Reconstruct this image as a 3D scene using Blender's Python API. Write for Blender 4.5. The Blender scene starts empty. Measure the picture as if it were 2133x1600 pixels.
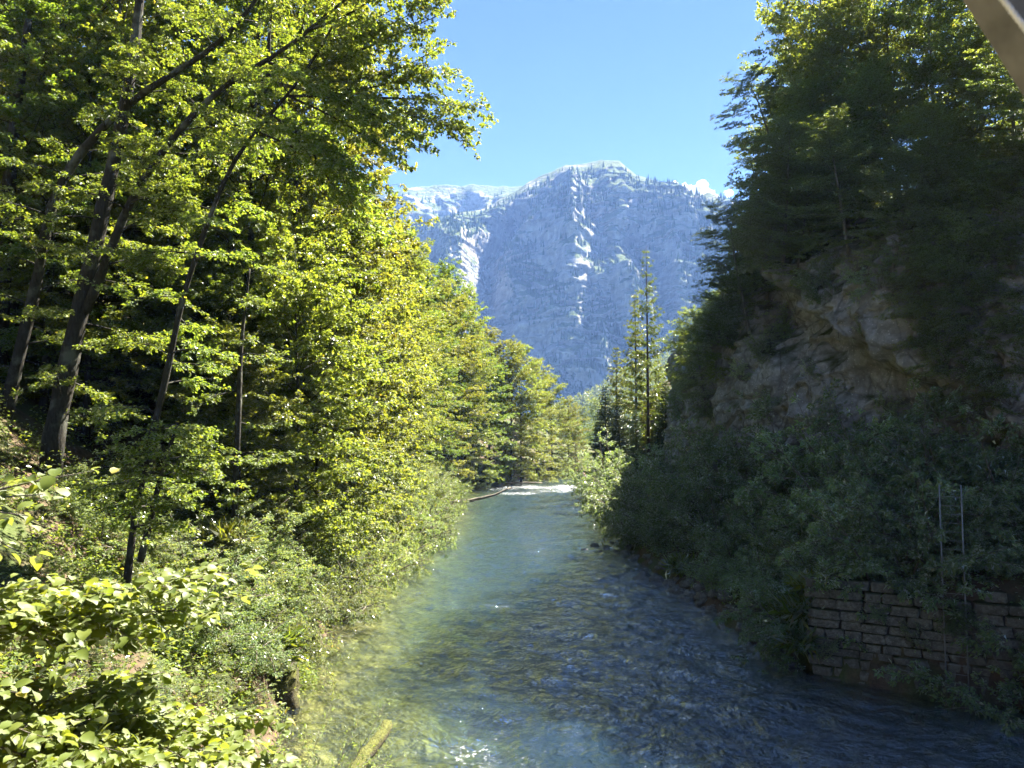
import bpy, math, numpy as np
R = math.radians
sc = bpy.context.scene
col = sc.collection

# ------------------------------------------------------------------ camera, sky, sun, exposure
CAM = np.array([0.0, 0.0, 9.0]); PITCH = math.atan(105/1602); F = 1602.0
cd = bpy.data.cameras.new('camera'); cam = bpy.data.objects.new('camera', cd); col.objects.link(cam)
cam.location = CAM; cam.rotation_euler = (math.pi/2 + PITCH, 0, 0)
cd.sensor_width = 36; cd.lens = 36*F/2133; cd.clip_start = 0.05; cd.clip_end = 20000
cd.dof.use_dof = True; cd.dof.focus_distance = 30; cd.dof.aperture_fstop = 6
sc.camera = cam
SUN_AZ, SUN_EL = R(47), R(53)          # azimuth clockwise from the view direction (+Y)
w = bpy.data.worlds.new('World'); sc.world = w; w.use_nodes = True
nt = w.node_tree; bg = nt.nodes['Background']
sky = nt.nodes.new('ShaderNodeTexSky'); sky.sky_type = 'NISHITA'; sky.sun_disc = False
sky.sun_elevation = SUN_EL; sky.sun_rotation = SUN_AZ; sky.altitude = 2500; sky.air_density = 0.5; sky.dust_density = 0.0; sky.ozone_density = 9.0
nt.links.new(sky.outputs[0], bg.inputs[0]); bg.inputs[1].default_value = 0.05
ld = bpy.data.lights.new('sun', 'SUN'); ld.energy = 5.0; ld.angle = R(0.53); ld.color = (1, 0.96, 0.90)
sun = bpy.data.objects.new('sun', ld); col.objects.link(sun); sun.location = (60, 40, 120)
sun.rotation_euler = (math.pi/2 - SUN_EL, 0, math.pi - SUN_AZ)
sc.view_settings.view_transform = 'Standard'; sc.view_settings.look = 'None'; sc.view_settings.gamma = 1
sc.view_settings.exposure = 2.97
cy = sc.cycles
cy.max_bounces = 8; cy.diffuse_bounces = 6; cy.glossy_bounces = 2; cy.transmission_bounces = 4; cy.transparent_max_bounces = 12
cy.volume_bounces = 0; cy.caustics_reflective = False; cy.caustics_refractive = False; cy.sample_clamp_indirect = 6

# ------------------------------------------------------------------ helpers
def W(px, py, d):
    v = np.array([(px-1066.5)/F, math.cos(PITCH) - (800-py)/F*math.sin(PITCH), math.sin(PITCH) + (800-py)/F*math.cos(PITCH)])
    return CAM + v*(d/v[1])
def nrm(a): return a/np.maximum(np.linalg.norm(a, axis=-1, keepdims=True), 1e-9)
def sstep(a, b, x):
    t = np.clip((x-a)/(b-a), 0, 1); return t*t*(3-2*t)
def _h(i, j, k):
    n = (i*374761393 + j*668265263 + k*2147483647 + 1013904223) & 0xffffffff
    n = ((n ^ (n >> 13))*1274126177) & 0xffffffff
    n = ((n ^ (n >> 15))*2246822519) & 0xffffffff
    return ((n ^ (n >> 16)) & 0xffff)/32767.5 - 1
def vnoise(x, y, z=0.0):
    x, y, z = np.broadcast_arrays(np.asarray(x, float), np.asarray(y, float), np.asarray(z, float))
    i, j, k = [np.floor(a).astype(np.int64) for a in (x, y, z)]
    u, v, t = x-i, y-j, z-k
    u, v, t = [a*a*a*(a*(a*6-15)+10) for a in (u, v, t)]
    def l(a, b, s): return a+(b-a)*s
    return l(l(l(_h(i,j,k), _h(i+1,j,k), u), l(_h(i,j+1,k), _h(i+1,j+1,k), u), v),
             l(l(_h(i,j,k+1), _h(i+1,j,k+1), u), l(_h(i,j+1,k+1), _h(i+1,j+1,k+1), u), v), t)
def fbm(x, y, z=0.0, o=4, g=0.5):
    r, a, s = 0, 1, 1
    for n in range(o):
        r = r + a*vnoise(np.asarray(x)*s+n*17.3, np.asarray(y)*s+n*9.1, np.asarray(z)*s+n*5.7); a *= g; s *= 2.03
    return r
def ridged(x, y, z=0.0, o=4, g=0.5):
    r, a, s = 0, 1, 1
    for n in range(o):
        r = r + a*(1-2*np.abs(vnoise(np.asarray(x)*s+n*13.3, np.asarray(y)*s+n*7.1, np.asarray(z)*s+n*3.7))); a *= g; s *= 2.07
    return r

def mesh(name, V, Fc, mat, smooth=True, fattr=None, vattr=None):
    V = np.ascontiguousarray(V, np.float32); Fc = np.ascontiguousarray(Fc, np.int32)
    me = bpy.data.meshes.new(name); n, k = Fc.shape
    me.vertices.add(len(V)); me.vertices.foreach_set('co', V.ravel())
    me.loops.add(n*k); me.loops.foreach_set('vertex_index', Fc.ravel())
    me.polygons.add(n); me.polygons.foreach_set('loop_start', np.arange(0, n*k, k, dtype=np.int32))
    if fattr is not None:
        a = me.attributes.new('rnd', 'FLOAT', 'FACE'); a.data.foreach_set('value', np.ascontiguousarray(fattr, np.float32))
    for nm, d in (vattr or {}).items():
        a = me.attributes.new(nm, 'FLOAT', 'POINT'); a.data.foreach_set('value', np.ascontiguousarray(d, np.float32))
    me.update(calc_edges=True)
    if not smooth: me.shade_flat()
    me.materials.append(mat)
    return me
def obj(name, me, parent=None, loc=None):
    o = bpy.data.objects.new(name, me); col.objects.link(o)
    if parent is not None: o.parent = parent
    if loc is not None: o.location = loc
    return o
def tag(o, label=None, cat=None, group=None, kind=None):
    for k, v in (('label', label), ('category', cat), ('group', group), ('kind', kind)):
        if v: o[k] = v
    return o
def empty(name, loc, rz=0.0, s=1.0):
    o = bpy.data.objects.new(name, None); col.objects.link(o); o.location = loc; o.rotation_euler = (0, 0, rz)
    o.scale = (s, s, s) if np.isscalar(s) else s; o.empty_display_size = 0.3
    return o

def grid_faces(nu, nv):
    i = np.arange((nu-1)*(nv-1)); a = (i//(nv-1))*nv + i % (nv-1)
    return np.stack([a, a+nv, a+nv+1, a+1], 1)

class MB:                                    # collects vertices and quads/tris (all as quads, tris repeat a vertex -> kept as tris)
    def __init__(s): s.V = []; s.T = []; s.n = 0
    def add(s, V, T): s.V.append(V); s.T.append(np.asarray(T)+s.n); s.n += len(V)
    def tube(s, P, r, k=7, cap=True):
        P = np.asarray(P, float); m = len(P); r = np.broadcast_to(np.asarray(r, float), (m,))
        T = nrm(np.gradient(P, axis=0)); ref = np.array([0.31, 0.95, 0.05]) if abs(T[0][2]) > 0.6 else np.array([0.05, 0.02, 1.0])
        A = nrm(np.cross(T, ref)); B = np.cross(T, A); th = np.arange(k)*2*math.pi/k
        V = (P[:, None] + r[:, None, None]*(np.cos(th)[None, :, None]*A[:, None] + np.sin(th)[None, :, None]*B[:, None])).reshape(-1, 3)
        a = (np.arange(m-1)[:, None]*k + np.arange(k)).ravel(); b = (np.arange(m-1)[:, None]*k + (np.arange(k)+1) % k).ravel()
        Q = [np.stack([a, b, b+k], 1), np.stack([a, b+k, a+k], 1)]
        if cap:
            V = np.vstack([V, P[:1], P[-1:]]); c = len(V)
            i = np.arange(k); j = (i+1) % k
            Q += [np.stack([j, i, np.full(k, c-2)], 1), np.stack([i+(m-1)*k, j+(m-1)*k, np.full(k, c-1)], 1)]
        s.add(V, np.vstack(Q))
    def sticks(s, A, B, r0, r1):             # many straight three-sided twigs at once
        n = len(A); 
        if n == 0: return
        T = nrm(B-A); X = nrm(np.cross(T, np.array([0.3, 0.2, 0.93]))); Y = np.cross(T, X); L = []
        for P, r in ((A, r0), (B, r1)):
            for q in range(3):
                t = q*2.0944; L.append(P + np.asarray(r).reshape(-1, 1)*(math.cos(t)*X + math.sin(t)*Y))
        V = np.stack(L, 1).reshape(-1, 3); b = np.arange(n)[:, None]*6
        f = np.array([[0,1,4],[0,4,3],[1,2,5],[1,5,4],[2,0,3],[2,3,5]])
        s.add(V, (b[:, None]+f[None]).reshape(-1, 3))
    def box(s, c, h, M=np.eye(3), jit=0, rng=None):
        q = np.array([[x, y, z] for x in (-1, 1) for y in (-1, 1) for z in (-1, 1)], float)*h
        if jit: q += rng.uniform(-jit, jit, q.shape)
        f = [[0,1,3],[0,3,2],[4,6,7],[4,7,5],[0,4,5],[0,5,1],[2,3,7],[2,7,6],[0,2,6],[0,6,4],[1,5,7],[1,7,3]]
        s.add(q@M.T + c, f)
    def me(s, name, mat, smooth=True): return mesh(name, np.vstack(s.V), np.vstack(s.T), mat, smooth)

# ------------------------------------------------------------------ materials
class M:
    def __init__(s, name):
        s.m = bpy.data.materials.new(name); s.m.use_nodes = True; s.t = s.m.node_tree; s.t.nodes.clear()
        s.out = s.n('ShaderNodeOutputMaterial')
    def n(s, t, **kw):
        d = s.t.nodes.new(t)
        for k, v in kw.items():
            if k.startswith('i_'):
                k = k[2:]; d.inputs[int(k) if k.isdigit() else k.replace('_', ' ')].default_value = v
            else: setattr(d, k, v)
        return d
    def l(s, a, b): s.t.links.new(a, b)
    def coords(s, kind='Object'): return s.n('ShaderNodeTexCoord').outputs[kind]
    def pos(s): return s.n('ShaderNodeNewGeometry').outputs['Position']
    def map(s, v, scale=(1, 1, 1), rot=(0, 0, 0)):
        d = s.n('ShaderNodeMapping'); s.l(v, d.inputs['Vector']); d.inputs['Scale'].default_value = scale; d.inputs['Rotation'].default_value = rot
        return d.outputs[0]
    def noise(s, v, scale, detail=4, rough=0.55, dist=0.0):
        d = s.n('ShaderNodeTexNoise'); s.l(v, d.inputs['Vector'])
        d.inputs['Scale'].default_value = scale; d.inputs['Detail'].default_value = detail; d.inputs['Roughness'].default_value = rough; d.inputs['Distortion'].default_value = dist
        return d.outputs[0]
    def ramp(s, v, stops, interp='LINEAR'):
        d = s.n('ShaderNodeValToRGB'); d.color_ramp.interpolation = interp; s.l(v, d.inputs[0]); e = d.color_ramp.elements
        while len(e) < len(stops): e.new(0.5)
        for el, (p, c) in zip(e, stops):
            el.position = p; el.color = (*c, 1) if not np.isscalar(c) else (c, c, c, 1)
        return d.outputs[0]
    def mix(s, f, a, b, mode='MIX'):
        d = s.n('ShaderNodeMix', data_type='RGBA', blend_type=mode)
        for k, v in ((0, f), (6, a), (7, b)):
            if hasattr(v, 'links'): s.l(v, d.inputs[k])
            elif k == 0: d.inputs[0].default_value = v
            else: d.inputs[k].default_value = (*v, 1)
        return d.outputs[2]
    def math(s, op, a, b=0.0, c=None):
        d = s.n('ShaderNodeMath', operation=op)
        for k, v in enumerate((a, b) if c is None else (a, b, c)):
            if hasattr(v, 'links'): s.l(v, d.inputs[k])
            else: d.inputs[k].default_value = v
        return d.outputs[0]
    def bump(s, h, strength=0.5, dist=0.05, normal=None):
        d = s.n('ShaderNodeBump'); s.l(h, d.inputs['Height']); d.inputs['Strength'].default_value = strength; d.inputs['Distance'].default_value = dist
        if normal is not None: s.l(normal, d.inputs['Normal'])
        return d.outputs[0]
    def pbr(s, color, rough=0.8, normal=None, spec=0.3):
        d = s.n('ShaderNodeBsdfPrincipled'); d.inputs['Specular IOR Level'].default_value = spec
        if hasattr(color, 'links'): s.l(color, d.inputs['Base Color'])
        else: d.inputs['Base Color'].default_value = (*color, 1)
        if hasattr(rough, 'links'): s.l(rough, d.inputs['Roughness'])
        else: d.inputs['Roughness'].default_value = rough
        if normal is not None: s.l(normal, d.inputs['Normal'])
        return d.outputs[0]
    def mixs(s, f, a, b):
        d = s.n('ShaderNodeMixShader')
        if hasattr(f, 'links'): s.l(f, d.inputs[0])
        else: d.inputs[0].default_value = f
        s.l(a, d.inputs[1]); s.l(b, d.inputs[2]); return d.outputs[0]
    def done(s, sh): s.l(sh, s.out.inputs['Surface']); return s.m
    def attr(s, nm): return s.n('ShaderNodeAttribute', attribute_name=nm).outputs['Fac']

def leaf_mat(name, ca, cb, cc, tr_gain=(2.6, 2.3, 0.9), tr=0.5, gloss=0.5, rough=0.38, hue=0.02):
    m = M(name); f = m.attr('rnd')
    c = m.ramp(f, [(0.0, ca), (0.45, cb), (0.93, cc), (1.0, (cc[0]*1.7, cc[1]*1.1, cc[2]))])
    oi = m.n('ShaderNodeObjectInfo').outputs['Random']
    hs = m.n('ShaderNodeHueSaturation'); m.l(c, hs.inputs['Color'])
    m.l(m.math('MULTIPLY_ADD', oi, hue*2, 0.5-hue), hs.inputs['Hue']); m.l(m.math('MULTIPLY_ADD', m.math('FRACT', m.math('MULTIPLY', oi, 7.31)), 0.5, 0.72), hs.inputs['Value'])
    c = hs.outputs[0]
    d = m.n('ShaderNodeBsdfDiffuse'); m.l(c, d.inputs[0])
    t = m.n('ShaderNodeBsdfTranslucent'); m.l(m.mix(1.0, c, tr_gain, 'MULTIPLY'), t.inputs[0])
    g = m.n('ShaderNodeBsdfGlossy'); g.inputs['Roughness'].default_value = rough; g.inputs[0].default_value = (1, 1, 1, 1)
    fr = m.n('ShaderNodeFresnel'); fr.inputs[0].default_value = 1.42
    s = m.mixs(tr, d.outputs[0], t.outputs[0])
    return m.done(m.mixs(m.math('MULTIPLY', fr.outputs[0], gloss), s, g.outputs[0]))

MAT = {}
MAT['beech'] = leaf_mat('beech_leaf', (.065, .10, .018), (.105, .145, .022), (.155, .18, .028), gloss=.25, rough=.5, hue=.03)
MAT['maple'] = leaf_mat('maple_leaf', (.07, .105, .02), (.115, .155, .026), (.17, .19, .034), gloss=0.28, rough=.5, hue=.03)
MAT['alder'] = leaf_mat('alder_leaf', (.085, .14, .07), (.12, .18, .09), (.16, .215, .095), gloss=0.45, rough=.5, hue=0.012)
MAT['hazel'] = leaf_mat('hazel_leaf', (.09, .13, .02), (.135, .175, .03), (.185, .215, .04), gloss=0.45, rough=0.5, hue=0.0)
MAT['willow'] = leaf_mat('willow_leaf', (.075, .12, .045), (.11, .155, .06), (.16, .19, .075), gloss=0.28, rough=.5)
MAT['larch'] = leaf_mat('larch_needle', (.06, .095, .02), (.10, .135, .022), (.15, .165, .025), gloss=0.2)
MAT['spruce'] = leaf_mat('spruce_needle', (.022, .045, .016), (.035, .065, .02), (.055, .085, .022), gloss=0.25, tr=0.25)
MAT['grass'] = leaf_mat('grass_blade', (.06, .10, .018), (.10, .145, .022), (.16, .17, .03), gloss=0.4)
MAT['farwood'] = leaf_mat('far_foliage', (.045, .08, .02), (.07, .11, .022), (.10, .14, .025), gloss=0.1)

def bark(name, a, b, lich, scale=6):
    m = M(name); p = m.coords(); n1 = m.noise(m.map(p, (scale, scale, scale*.25)), 2.2, 6, 0.65); n2 = m.noise(p, 1.3, 5, 0.6)
    c = m.ramp(n1, [(0.3, a), (0.7, b)]); c = m.mix(m.ramp(n2, [(0.52, 0.0), (0.64, 0.75)]), c, lich)
    return m.done(m.pbr(c, 0.9, m.bump(n1, 1.0, 0.09), 0.15))
MAT['bark'] = bark('beech_bark', (.02, .018, .015), (.06, .055, .046), (.15, .155, .125))
MAT['palebark'] = bark('pale_bark', (.12, .11, .09), (.26, .24, .20), (.34, .33, .28))
MAT['redbark'] = bark('conifer_bark', (.05, .035, .025), (.11, .08, .06), (.12, .11, .09))
MAT['deadwood'] = bark('dead_wood', (.10, .085, .065), (.21, .18, .14), (.25, .23, .18))

def rock(name, a, b, moss, mlo=0.35, mhi=0.75, sc_=1.0, streak=True):
    m = M(name); p = m.pos(); n1 = m.noise(p, 0.45*sc_, 8, 0.62); n2 = m.noise(p, 2.6*sc_, 7, 0.65)
    c = m.ramp(n1, [(0.32, a), (0.66, b)])
    c = m.mix(m.ramp(n2, [(0.4, 0.55), (0.62, 0.0)]), c, (a[0]*.45, a[1]*.42, a[2]*.4))
    v = m.n('ShaderNodeTexVoronoi', feature='F1'); m.l(p, v.inputs['Vector']); v.inputs['Scale'].default_value = 5*sc_
    c = m.mix(m.ramp(v.outputs['Distance'], [(0.08, 0.8), (0.2, 0.0)]), c, (b[0]*1.45, b[1]*1.4, b[2]*1.35))
    if streak:
        n3 = m.noise(m.map(p, (1.6, 1.6, .22)), 0.9, 4); c = m.mix(m.ramp(n3, [(0.56, 0.0), (0.72, .6)]), c, (.07, .066, .062))
        n5 = m.noise(p, 0.22, 3); c = m.mix(m.ramp(n5, [(0.58, 0.0), (0.68, .4)]), c, (.24, .20, .09))
    g = m.n('ShaderNodeNewGeometry'); sep = m.n('ShaderNodeSeparateXYZ'); m.l(g.outputs['Normal'], sep.inputs[0])
    mz = m.math('ADD', sep.outputs[2], m.math('MULTIPLY_ADD', m.noise(p, 1.1*sc_, 5), 0.9, -0.45))
    mc = m.ramp(m.noise(p, 6*sc_, 4), [(0.3, (moss[0]*.5, moss[1]*.5, moss[2]*.5)), (0.7, moss)])
    f = m.n('ShaderNodeMapRange'); m.l(mz, f.inputs[0]); f.inputs[1].default_value = mlo; f.inputs[2].default_value = mhi
    c = m.mix(f.outputs[0], c, mc)
    ve = m.n('ShaderNodeTexVoronoi', feature='DISTANCE_TO_EDGE'); m.l(m.mix(1.0, m.map(p, (1, 1, .6), (.3, .2, 0)), m.mix(1.0, m.n('ShaderNodeTexNoise', i_Scale=.5*sc_, i_Detail=6.0).outputs[1], (4.0, 4.0, 4.0), 'MULTIPLY'), 'ADD'), ve.inputs['Vector']); ve.inputs['Scale'].default_value = .7*sc_
    ck = m.ramp(ve.outputs[0], [(0.0, 1.0), (0.05, 0.0)]); c = m.mix(m.math('MULTIPLY', m.math('MULTIPLY', ck, .6), m.ramp(n1, [(.4, 0.0), (.6, 1.0)])), c, (.03, .028, .025))
    h = m.math('SUBTRACT', m.math('ADD', n2, m.math('MULTIPLY', n1, 1.5)), m.math('MULTIPLY', ck, .25))
    return m.done(m.pbr(c, 0.92, m.bump(h, 0.9, 0.25/sc_), 0.2))
MAT['cliff'] = rock('limestone', (.25, .247, .24), (.45, .445, .435), (.07, .085, .025), 0.35, 0.8)
MAT['stone'] = rock('river_stone', (.17, .165, .15), (.34, .33, .31), (.06, .08, .025), 0.75, 1.2, 3, False)
MAT['block'] = rock('wall_stone', (.12, .116, .09), (.27, .255, .205), (.06, .075, .025), 0.45, 0.95, 2.5, False)
MAT['mossrock'] = rock('mossy_rock', (.05, .042, .03), (.10, .085, .05), (.10, .105, .025), -0.2, 0.5, 3, False)

def ground_mat():
    m = M('forest_floor'); p = m.pos(); sep = m.n('ShaderNodeSeparateXYZ'); m.l(p, sep.inputs[0])
    n1 = m.noise(p, 0.35, 6); n2 = m.noise(p, 3.5, 6, 0.7); n3 = m.noise(p, 14, 3)
    c = m.ramp(n2, [(0.3, (.045, .032, .02)), (0.55, (.10, .07, .045)), (0.75, (.17, .12, .075))])
    c = m.mix(m.ramp(n1, [(0.45, 0.0), (0.6, 0.85)]), c, m.ramp(n3, [(0.3, (.03, .05, .012)), (0.7, (.07, .10, .025))]))
    bedn = m.n('ShaderNodeTexVoronoi', feature='F1'); m.l(p, bedn.inputs['Vector']); bedn.inputs['Scale'].default_value = 2.6
    bed = m.ramp(m.noise(p, 0.5, 6, .6), [(0.3, (.15, .14, .035)), (0.5, (.30, .27, .07)), (0.7, (.44, .38, .11))])
    bed = m.mix(m.ramp(bedn.outputs['Color'], [(0.2, .6), (0.7, 0.0)]), bed, (.12, .115, .06))
    f = m.n('ShaderNodeMapRange'); m.l(sep.outputs[2], f.inputs[0]); f.inputs[1].default_value = -0.3; f.inputs[2].default_value = -0.02
    far = m.n('ShaderNodeMapRange'); m.l(sep.outputs[1], far.inputs[0]); far.inputs[1].default_value = 150; far.inputs[2].default_value = 230
    c = m.mix(far.outputs[0], c, m.ramp(n1, [(.35, (.035, .06, .018)), (.65, (.07, .10, .03))]))
    c = m.mix(f.outputs[0], bed, c)
    return m.done(m.pbr(c, 0.95, m.bump(n2, 0.8, 0.12), 0.15))
MAT['ground'] = ground_mat()

def mountain_mat():
    m = M('mountain_rock'); p = m.pos(); g = m.n('ShaderNodeNewGeometry'); sep = m.n('ShaderNodeSeparateXYZ'); m.l(g.outputs['Normal'], sep.inputs[0])
    ns = m.noise(m.map(p, (.012, .012, .05)), 1.0, 8, .65); nv = m.noise(m.map(p, (.06, .06, .008)), 1.0, 8, .65); nl = m.noise(p, 0.006, 8, .65)
    c = m.ramp(m.math('MULTIPLY_ADD', nv, 0.6, m.math('MULTIPLY', ns, 0.4)), [(0.36, (.13, .127, .12)), (0.52, (.24, .236, .225)), (0.66, (.38, .37, .355))])
    f = m.math('ADD', m.math('MULTIPLY', sep.outputs[2], 0.9), m.math('MULTIPLY_ADD', nl, 2.6, -1.3))
    f = m.math('ADD', f, m.math('MULTIPLY_ADD', ns, 1.6, -0.8))
    c = m.mix(m.ramp(f, [(0.36, 0.0), (0.56, 1.0)]), c, m.ramp(m.noise(p, .08, 4), [(0.35, (.035, .055, .02)), (0.65, (.08, .11, .03))]))
    h = m.math('ADD', ns, nv)
    return m.done(m.pbr(c, 0.95, m.bump(h, 1.0, 14.0), 0.1))
MAT['mountain'] = mountain_mat()

def water_mat():
    m = M('river_water'); p = m.pos(); foam = m.attr('foam'); 
    a = m.noise(m.map(p, (1.0, 1.0, 1.0), (0, 0, .5)), 0.95, 5, .6, 0.9); b = m.noise(m.map(p, (1, .8, 1)), 3.6, 4, .6, 0.8)
    h = m.math('ADD', a, m.math('MULTIPLY', b, 0.28))
    nb = m.bump(h, 1.0, 0.5)
    fr = m.n('ShaderNodeFresnel'); fr.inputs[0].default_value = 1.55; m.l(nb, fr.inputs['Normal'])
    gl = m.n('ShaderNodeBsdfGlossy'); gl.inputs['Roughness'].default_value = 0.02; m.l(nb, gl.inputs['Normal']); gl.inputs[0].default_value = (1, 1, 1, 1)
    dep = m.attr('depth'); cb = m.n('ShaderNodeCombineColor')      # light lost on the way through the water, by its depth
    for k, kk in enumerate((-.78, -.5, -.40)): m.l(m.math('EXPONENT', m.math('MULTIPLY', dep, kk)), cb.inputs[k])
    tr = m.n('ShaderNodeBsdfTransparent'); m.l(cb.outputs[0], tr.inputs[0])
    df = m.n('ShaderNodeBsdfDiffuse'); df.inputs[0].default_value = (.02, .045, .075, 1)
    mr = m.n('ShaderNodeMapRange'); m.l(dep, mr.inputs[0]); mr.inputs[1].default_value = .35; mr.inputs[2].default_value = 1.3; mr.inputs[3].default_value = .05; mr.inputs[4].default_value = .30
    body = m.mixs(mr.outputs[0], tr.outputs[0], df.outputs[0])
    s = m.mixs(m.math('MULTIPLY_ADD', fr.outputs[0], 1.5, .04), body, gl.outputs[0])
    n = m.math('ADD', m.noise(m.map(p, (1, 1.0, 1), (0, 0, .4)), 3.6, 9, .78, 1.6), m.math('MULTIPLY', foam, 0.34))
    wf = m.ramp(n, [(0.72, 0.0), (0.84, 1.0)])
    wd = m.n('ShaderNodeBsdfDiffuse'); wd.inputs[0].default_value = (.6, .62, .63, 1)
    return m.done(m.mixs(wf, s, wd.outputs[0]))
MAT['water'] = water_mat()

def plain(name, c, rough=0.7, var=0.3, scale=8, spec=.3, metal=0):
    m = M(name); n = m.noise(m.coords(), scale, 5)
    cc = m.ramp(n, [(0.3, tuple(v*(1-var) for v in c)), (0.7, tuple(min(1, v*(1+var)) for v in c))])
    return m.done(m.pbr(cc, rough, m.bump(n, .3, .01), spec))
MAT['galv'] = plain('galvanised_steel', (.20, .20, .19), 0.6, .25, 20, .4)
MAT['timber'] = plain('weathered_timber', (.15, .14, .125), 0.85, .35, 14)
MAT['rope'] = plain('steel_wire_rope', (.62, .60, .56), 0.45, .15, 60, .5)
MAT['mortar'] = plain('wall_core', (.05, .045, .04), 0.95, .3, 4)
MAT['redrock'] = plain('reddish_boulder', (.26, .17, .13), 0.9, .35, 3)
def cloud_mat():
    m = M('cloud'); d = m.n('ShaderNodeBsdfDiffuse'); d.inputs[0].default_value = (.95, .95, .95, 1); t = m.n('ShaderNodeBsdfTranslucent'); t.inputs[0].default_value = (.95, .95, .95, 1)
    return m.done(m.mixs(.5, d.outputs[0], t.outputs[0]))
MAT['cloud'] = cloud_mat()

# ------------------------------------------------------------------ the lie of the land
_yl = [-60, 0, 5, 12, 20, 24.6, 38, 52, 64, 78, 107, 125, 140, 158, 175, 200, 240, 300]
_xl = [-5, -4, -3.8, -5.0, -6.6, -7.2, -8.8, -9.2, -8.6, -7.9, -9.8, -8.5, -5.0, 3.0, 12, 34, 70, 130]
_yr = [-60, 0, 20, 25.3, 29.2, 34, 42, 54, 78, 107, 125, 150, 170, 185, 215, 260, 300]
_xr = [20, 20, 19.2, 18.2, 11.4, 10.4, 10.0, 8.9, 9.9, 12, 13.6, 15.5, 20, 34, 75, 140, 190]
def xl(y): return np.interp(y, _yl, _xl)
def xr(y): return np.interp(y, _yr, _xr)
CY, CX = [24, 28, 33, 36, 42, 50, 60, 78, 100], [31, 27, 22.6, 20.4, 18.4, 17.0, 16.6, 17.6, 21]
def ground(x, y):
    x = np.asarray(x, float); y = np.asarray(y, float)
    sl = xl(y)-x; sr = x-xr(y); n = fbm(x*.12, y*.12, o=4)
    hl = sstep(225, 165, y); hr = sstep(205, 150, y)
    zl = 1.3*sstep(0, .9, sl) + hl*(sstep(0, 3, sl)*.6 + np.clip(sl, 0, 10)*.72 + np.clip(sl-10, 0, 90)*.78) + (1-hl)*np.clip(sl, 0, 60)*.05 + n*np.clip(sl, 0, 6)*.16
    near = sstep(30.5, 27.5, y)                               # the terrace behind the stone wall
    c0 = np.clip(np.interp(y, CY, CX)+.4-xr(y), 7.2, 14)
    zr = 0.35*sstep(0, .8, sr) + hr*(np.clip(sr, 0, 7)*.42 + sstep(0, 3.8, sr-c0)*13.5 + np.clip(sr-c0-3.8, 0, 60)*.75) + (1-hr)*np.clip(sr, 0, 60)*.1 + n*np.clip(sr, 0, 6)*.12
    zr = zr + near*2.6*sstep(0.25, 0.75, sr)
    t = np.clip((x-xl(y))/np.maximum(xr(y)-xl(y), .1), 0, 1)
    bed = -np.minimum(4*t*(1-t), 1)*2.2*(0.30+0.70*sstep(.1, .55, t)) - 0.1 + .12*fbm(x*.6, y*.35, o=3)
    return np.where(sl > 0, np.maximum(zl, bed), np.where(sr > 0, np.maximum(zr, bed), bed))
def gz(x, y): return float(ground(x, y))

ys = np.concatenate([np.arange(-70, 15, 2.5), np.arange(15, 70, .45), np.arange(70, 150, .9), np.arange(150, 300, 2.5), np.geomspace(300, 3300, 24)])
xs = np.concatenate([-np.geomspace(2900, 62, 18), np.arange(-60, -22, 1.2), np.arange(-22, 30, .4), np.arange(30, 80, 1.5), np.geomspace(82, 2900, 22)])
X, Y = np.meshgrid(xs, ys, indexing='ij'); Z = ground(X, Y)
Z = np.where(Y > 300, np.minimum(Z, 10)*sstep(900, 300, Y), Z); Z = np.minimum(Z, 70)
tag(obj('ground', mesh('ground', np.stack([X, Y, Z], -1).reshape(-1, 3), grid_faces(len(xs), len(ys)), MAT['ground'])), kind='structure')

# river
vy = np.concatenate([np.arange(-40, 17, 1.2), np.arange(17, 45, .16), np.arange(45, 90, .3), np.arange(90, 165, .55), np.arange(165, 232, 2)])
vu = np.linspace(0, 1, 131); U, Y = np.meshgrid(vu, vy, indexing='ij')
X = xl(Y)-1.0 + U*(xr(Y)-xl(Y)+2.0)
amp = 0.085 + .05*np.exp(-(((X+2)/3)**2+((Y-22.5)/2.5)**2)) + .05*sstep(110, 120, Y)*sstep(165, 150, Y)
Z = amp*(fbm(X*.75+Y*.2, Y*.75, o=4, g=.6)) + .02*fbm(X*.2, Y*.25, o=2)
foam = 0.50*np.exp(-(((X+1.2)/2.8)**2 + ((Y-22.0)/3.2)**2)) + .22*fbm(X*.5, Y*.16, 5, o=3)*sstep(60, 20, Y) + 1.1*np.exp(-(((X-11.5)/2.2)**2+((Y-20.8)/.8)**2))
foam = foam + .74*np.exp(-((Y-129)/17)**2)*(0.75+.5*fbm(X*.15, Y*.12, o=2)) + .3*np.exp(-((Y-166)/6)**2)
edge = np.minimum(X-xl(Y), xr(Y)-X); foam = foam + .40*np.exp(-(np.maximum(X-xl(Y), 0)/.7)**2)*sstep(24, 30, Y) + .25*np.exp(-((Y-85)/6)**2)*sstep(6, 0, X)
foam = foam + .45*np.exp(-(((X-8.3)/2)**2 + ((Y-60)/2.5)**2))
tag(obj('river', mesh('river', np.stack([X, Y, Z], -1).reshape(-1, 3), grid_faces(len(vu), len(vy)), MAT['water'], vattr={'foam': foam.ravel(), 'depth': np.clip(-ground(X, Y), .03, 4).ravel()})), kind='structure')

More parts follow.
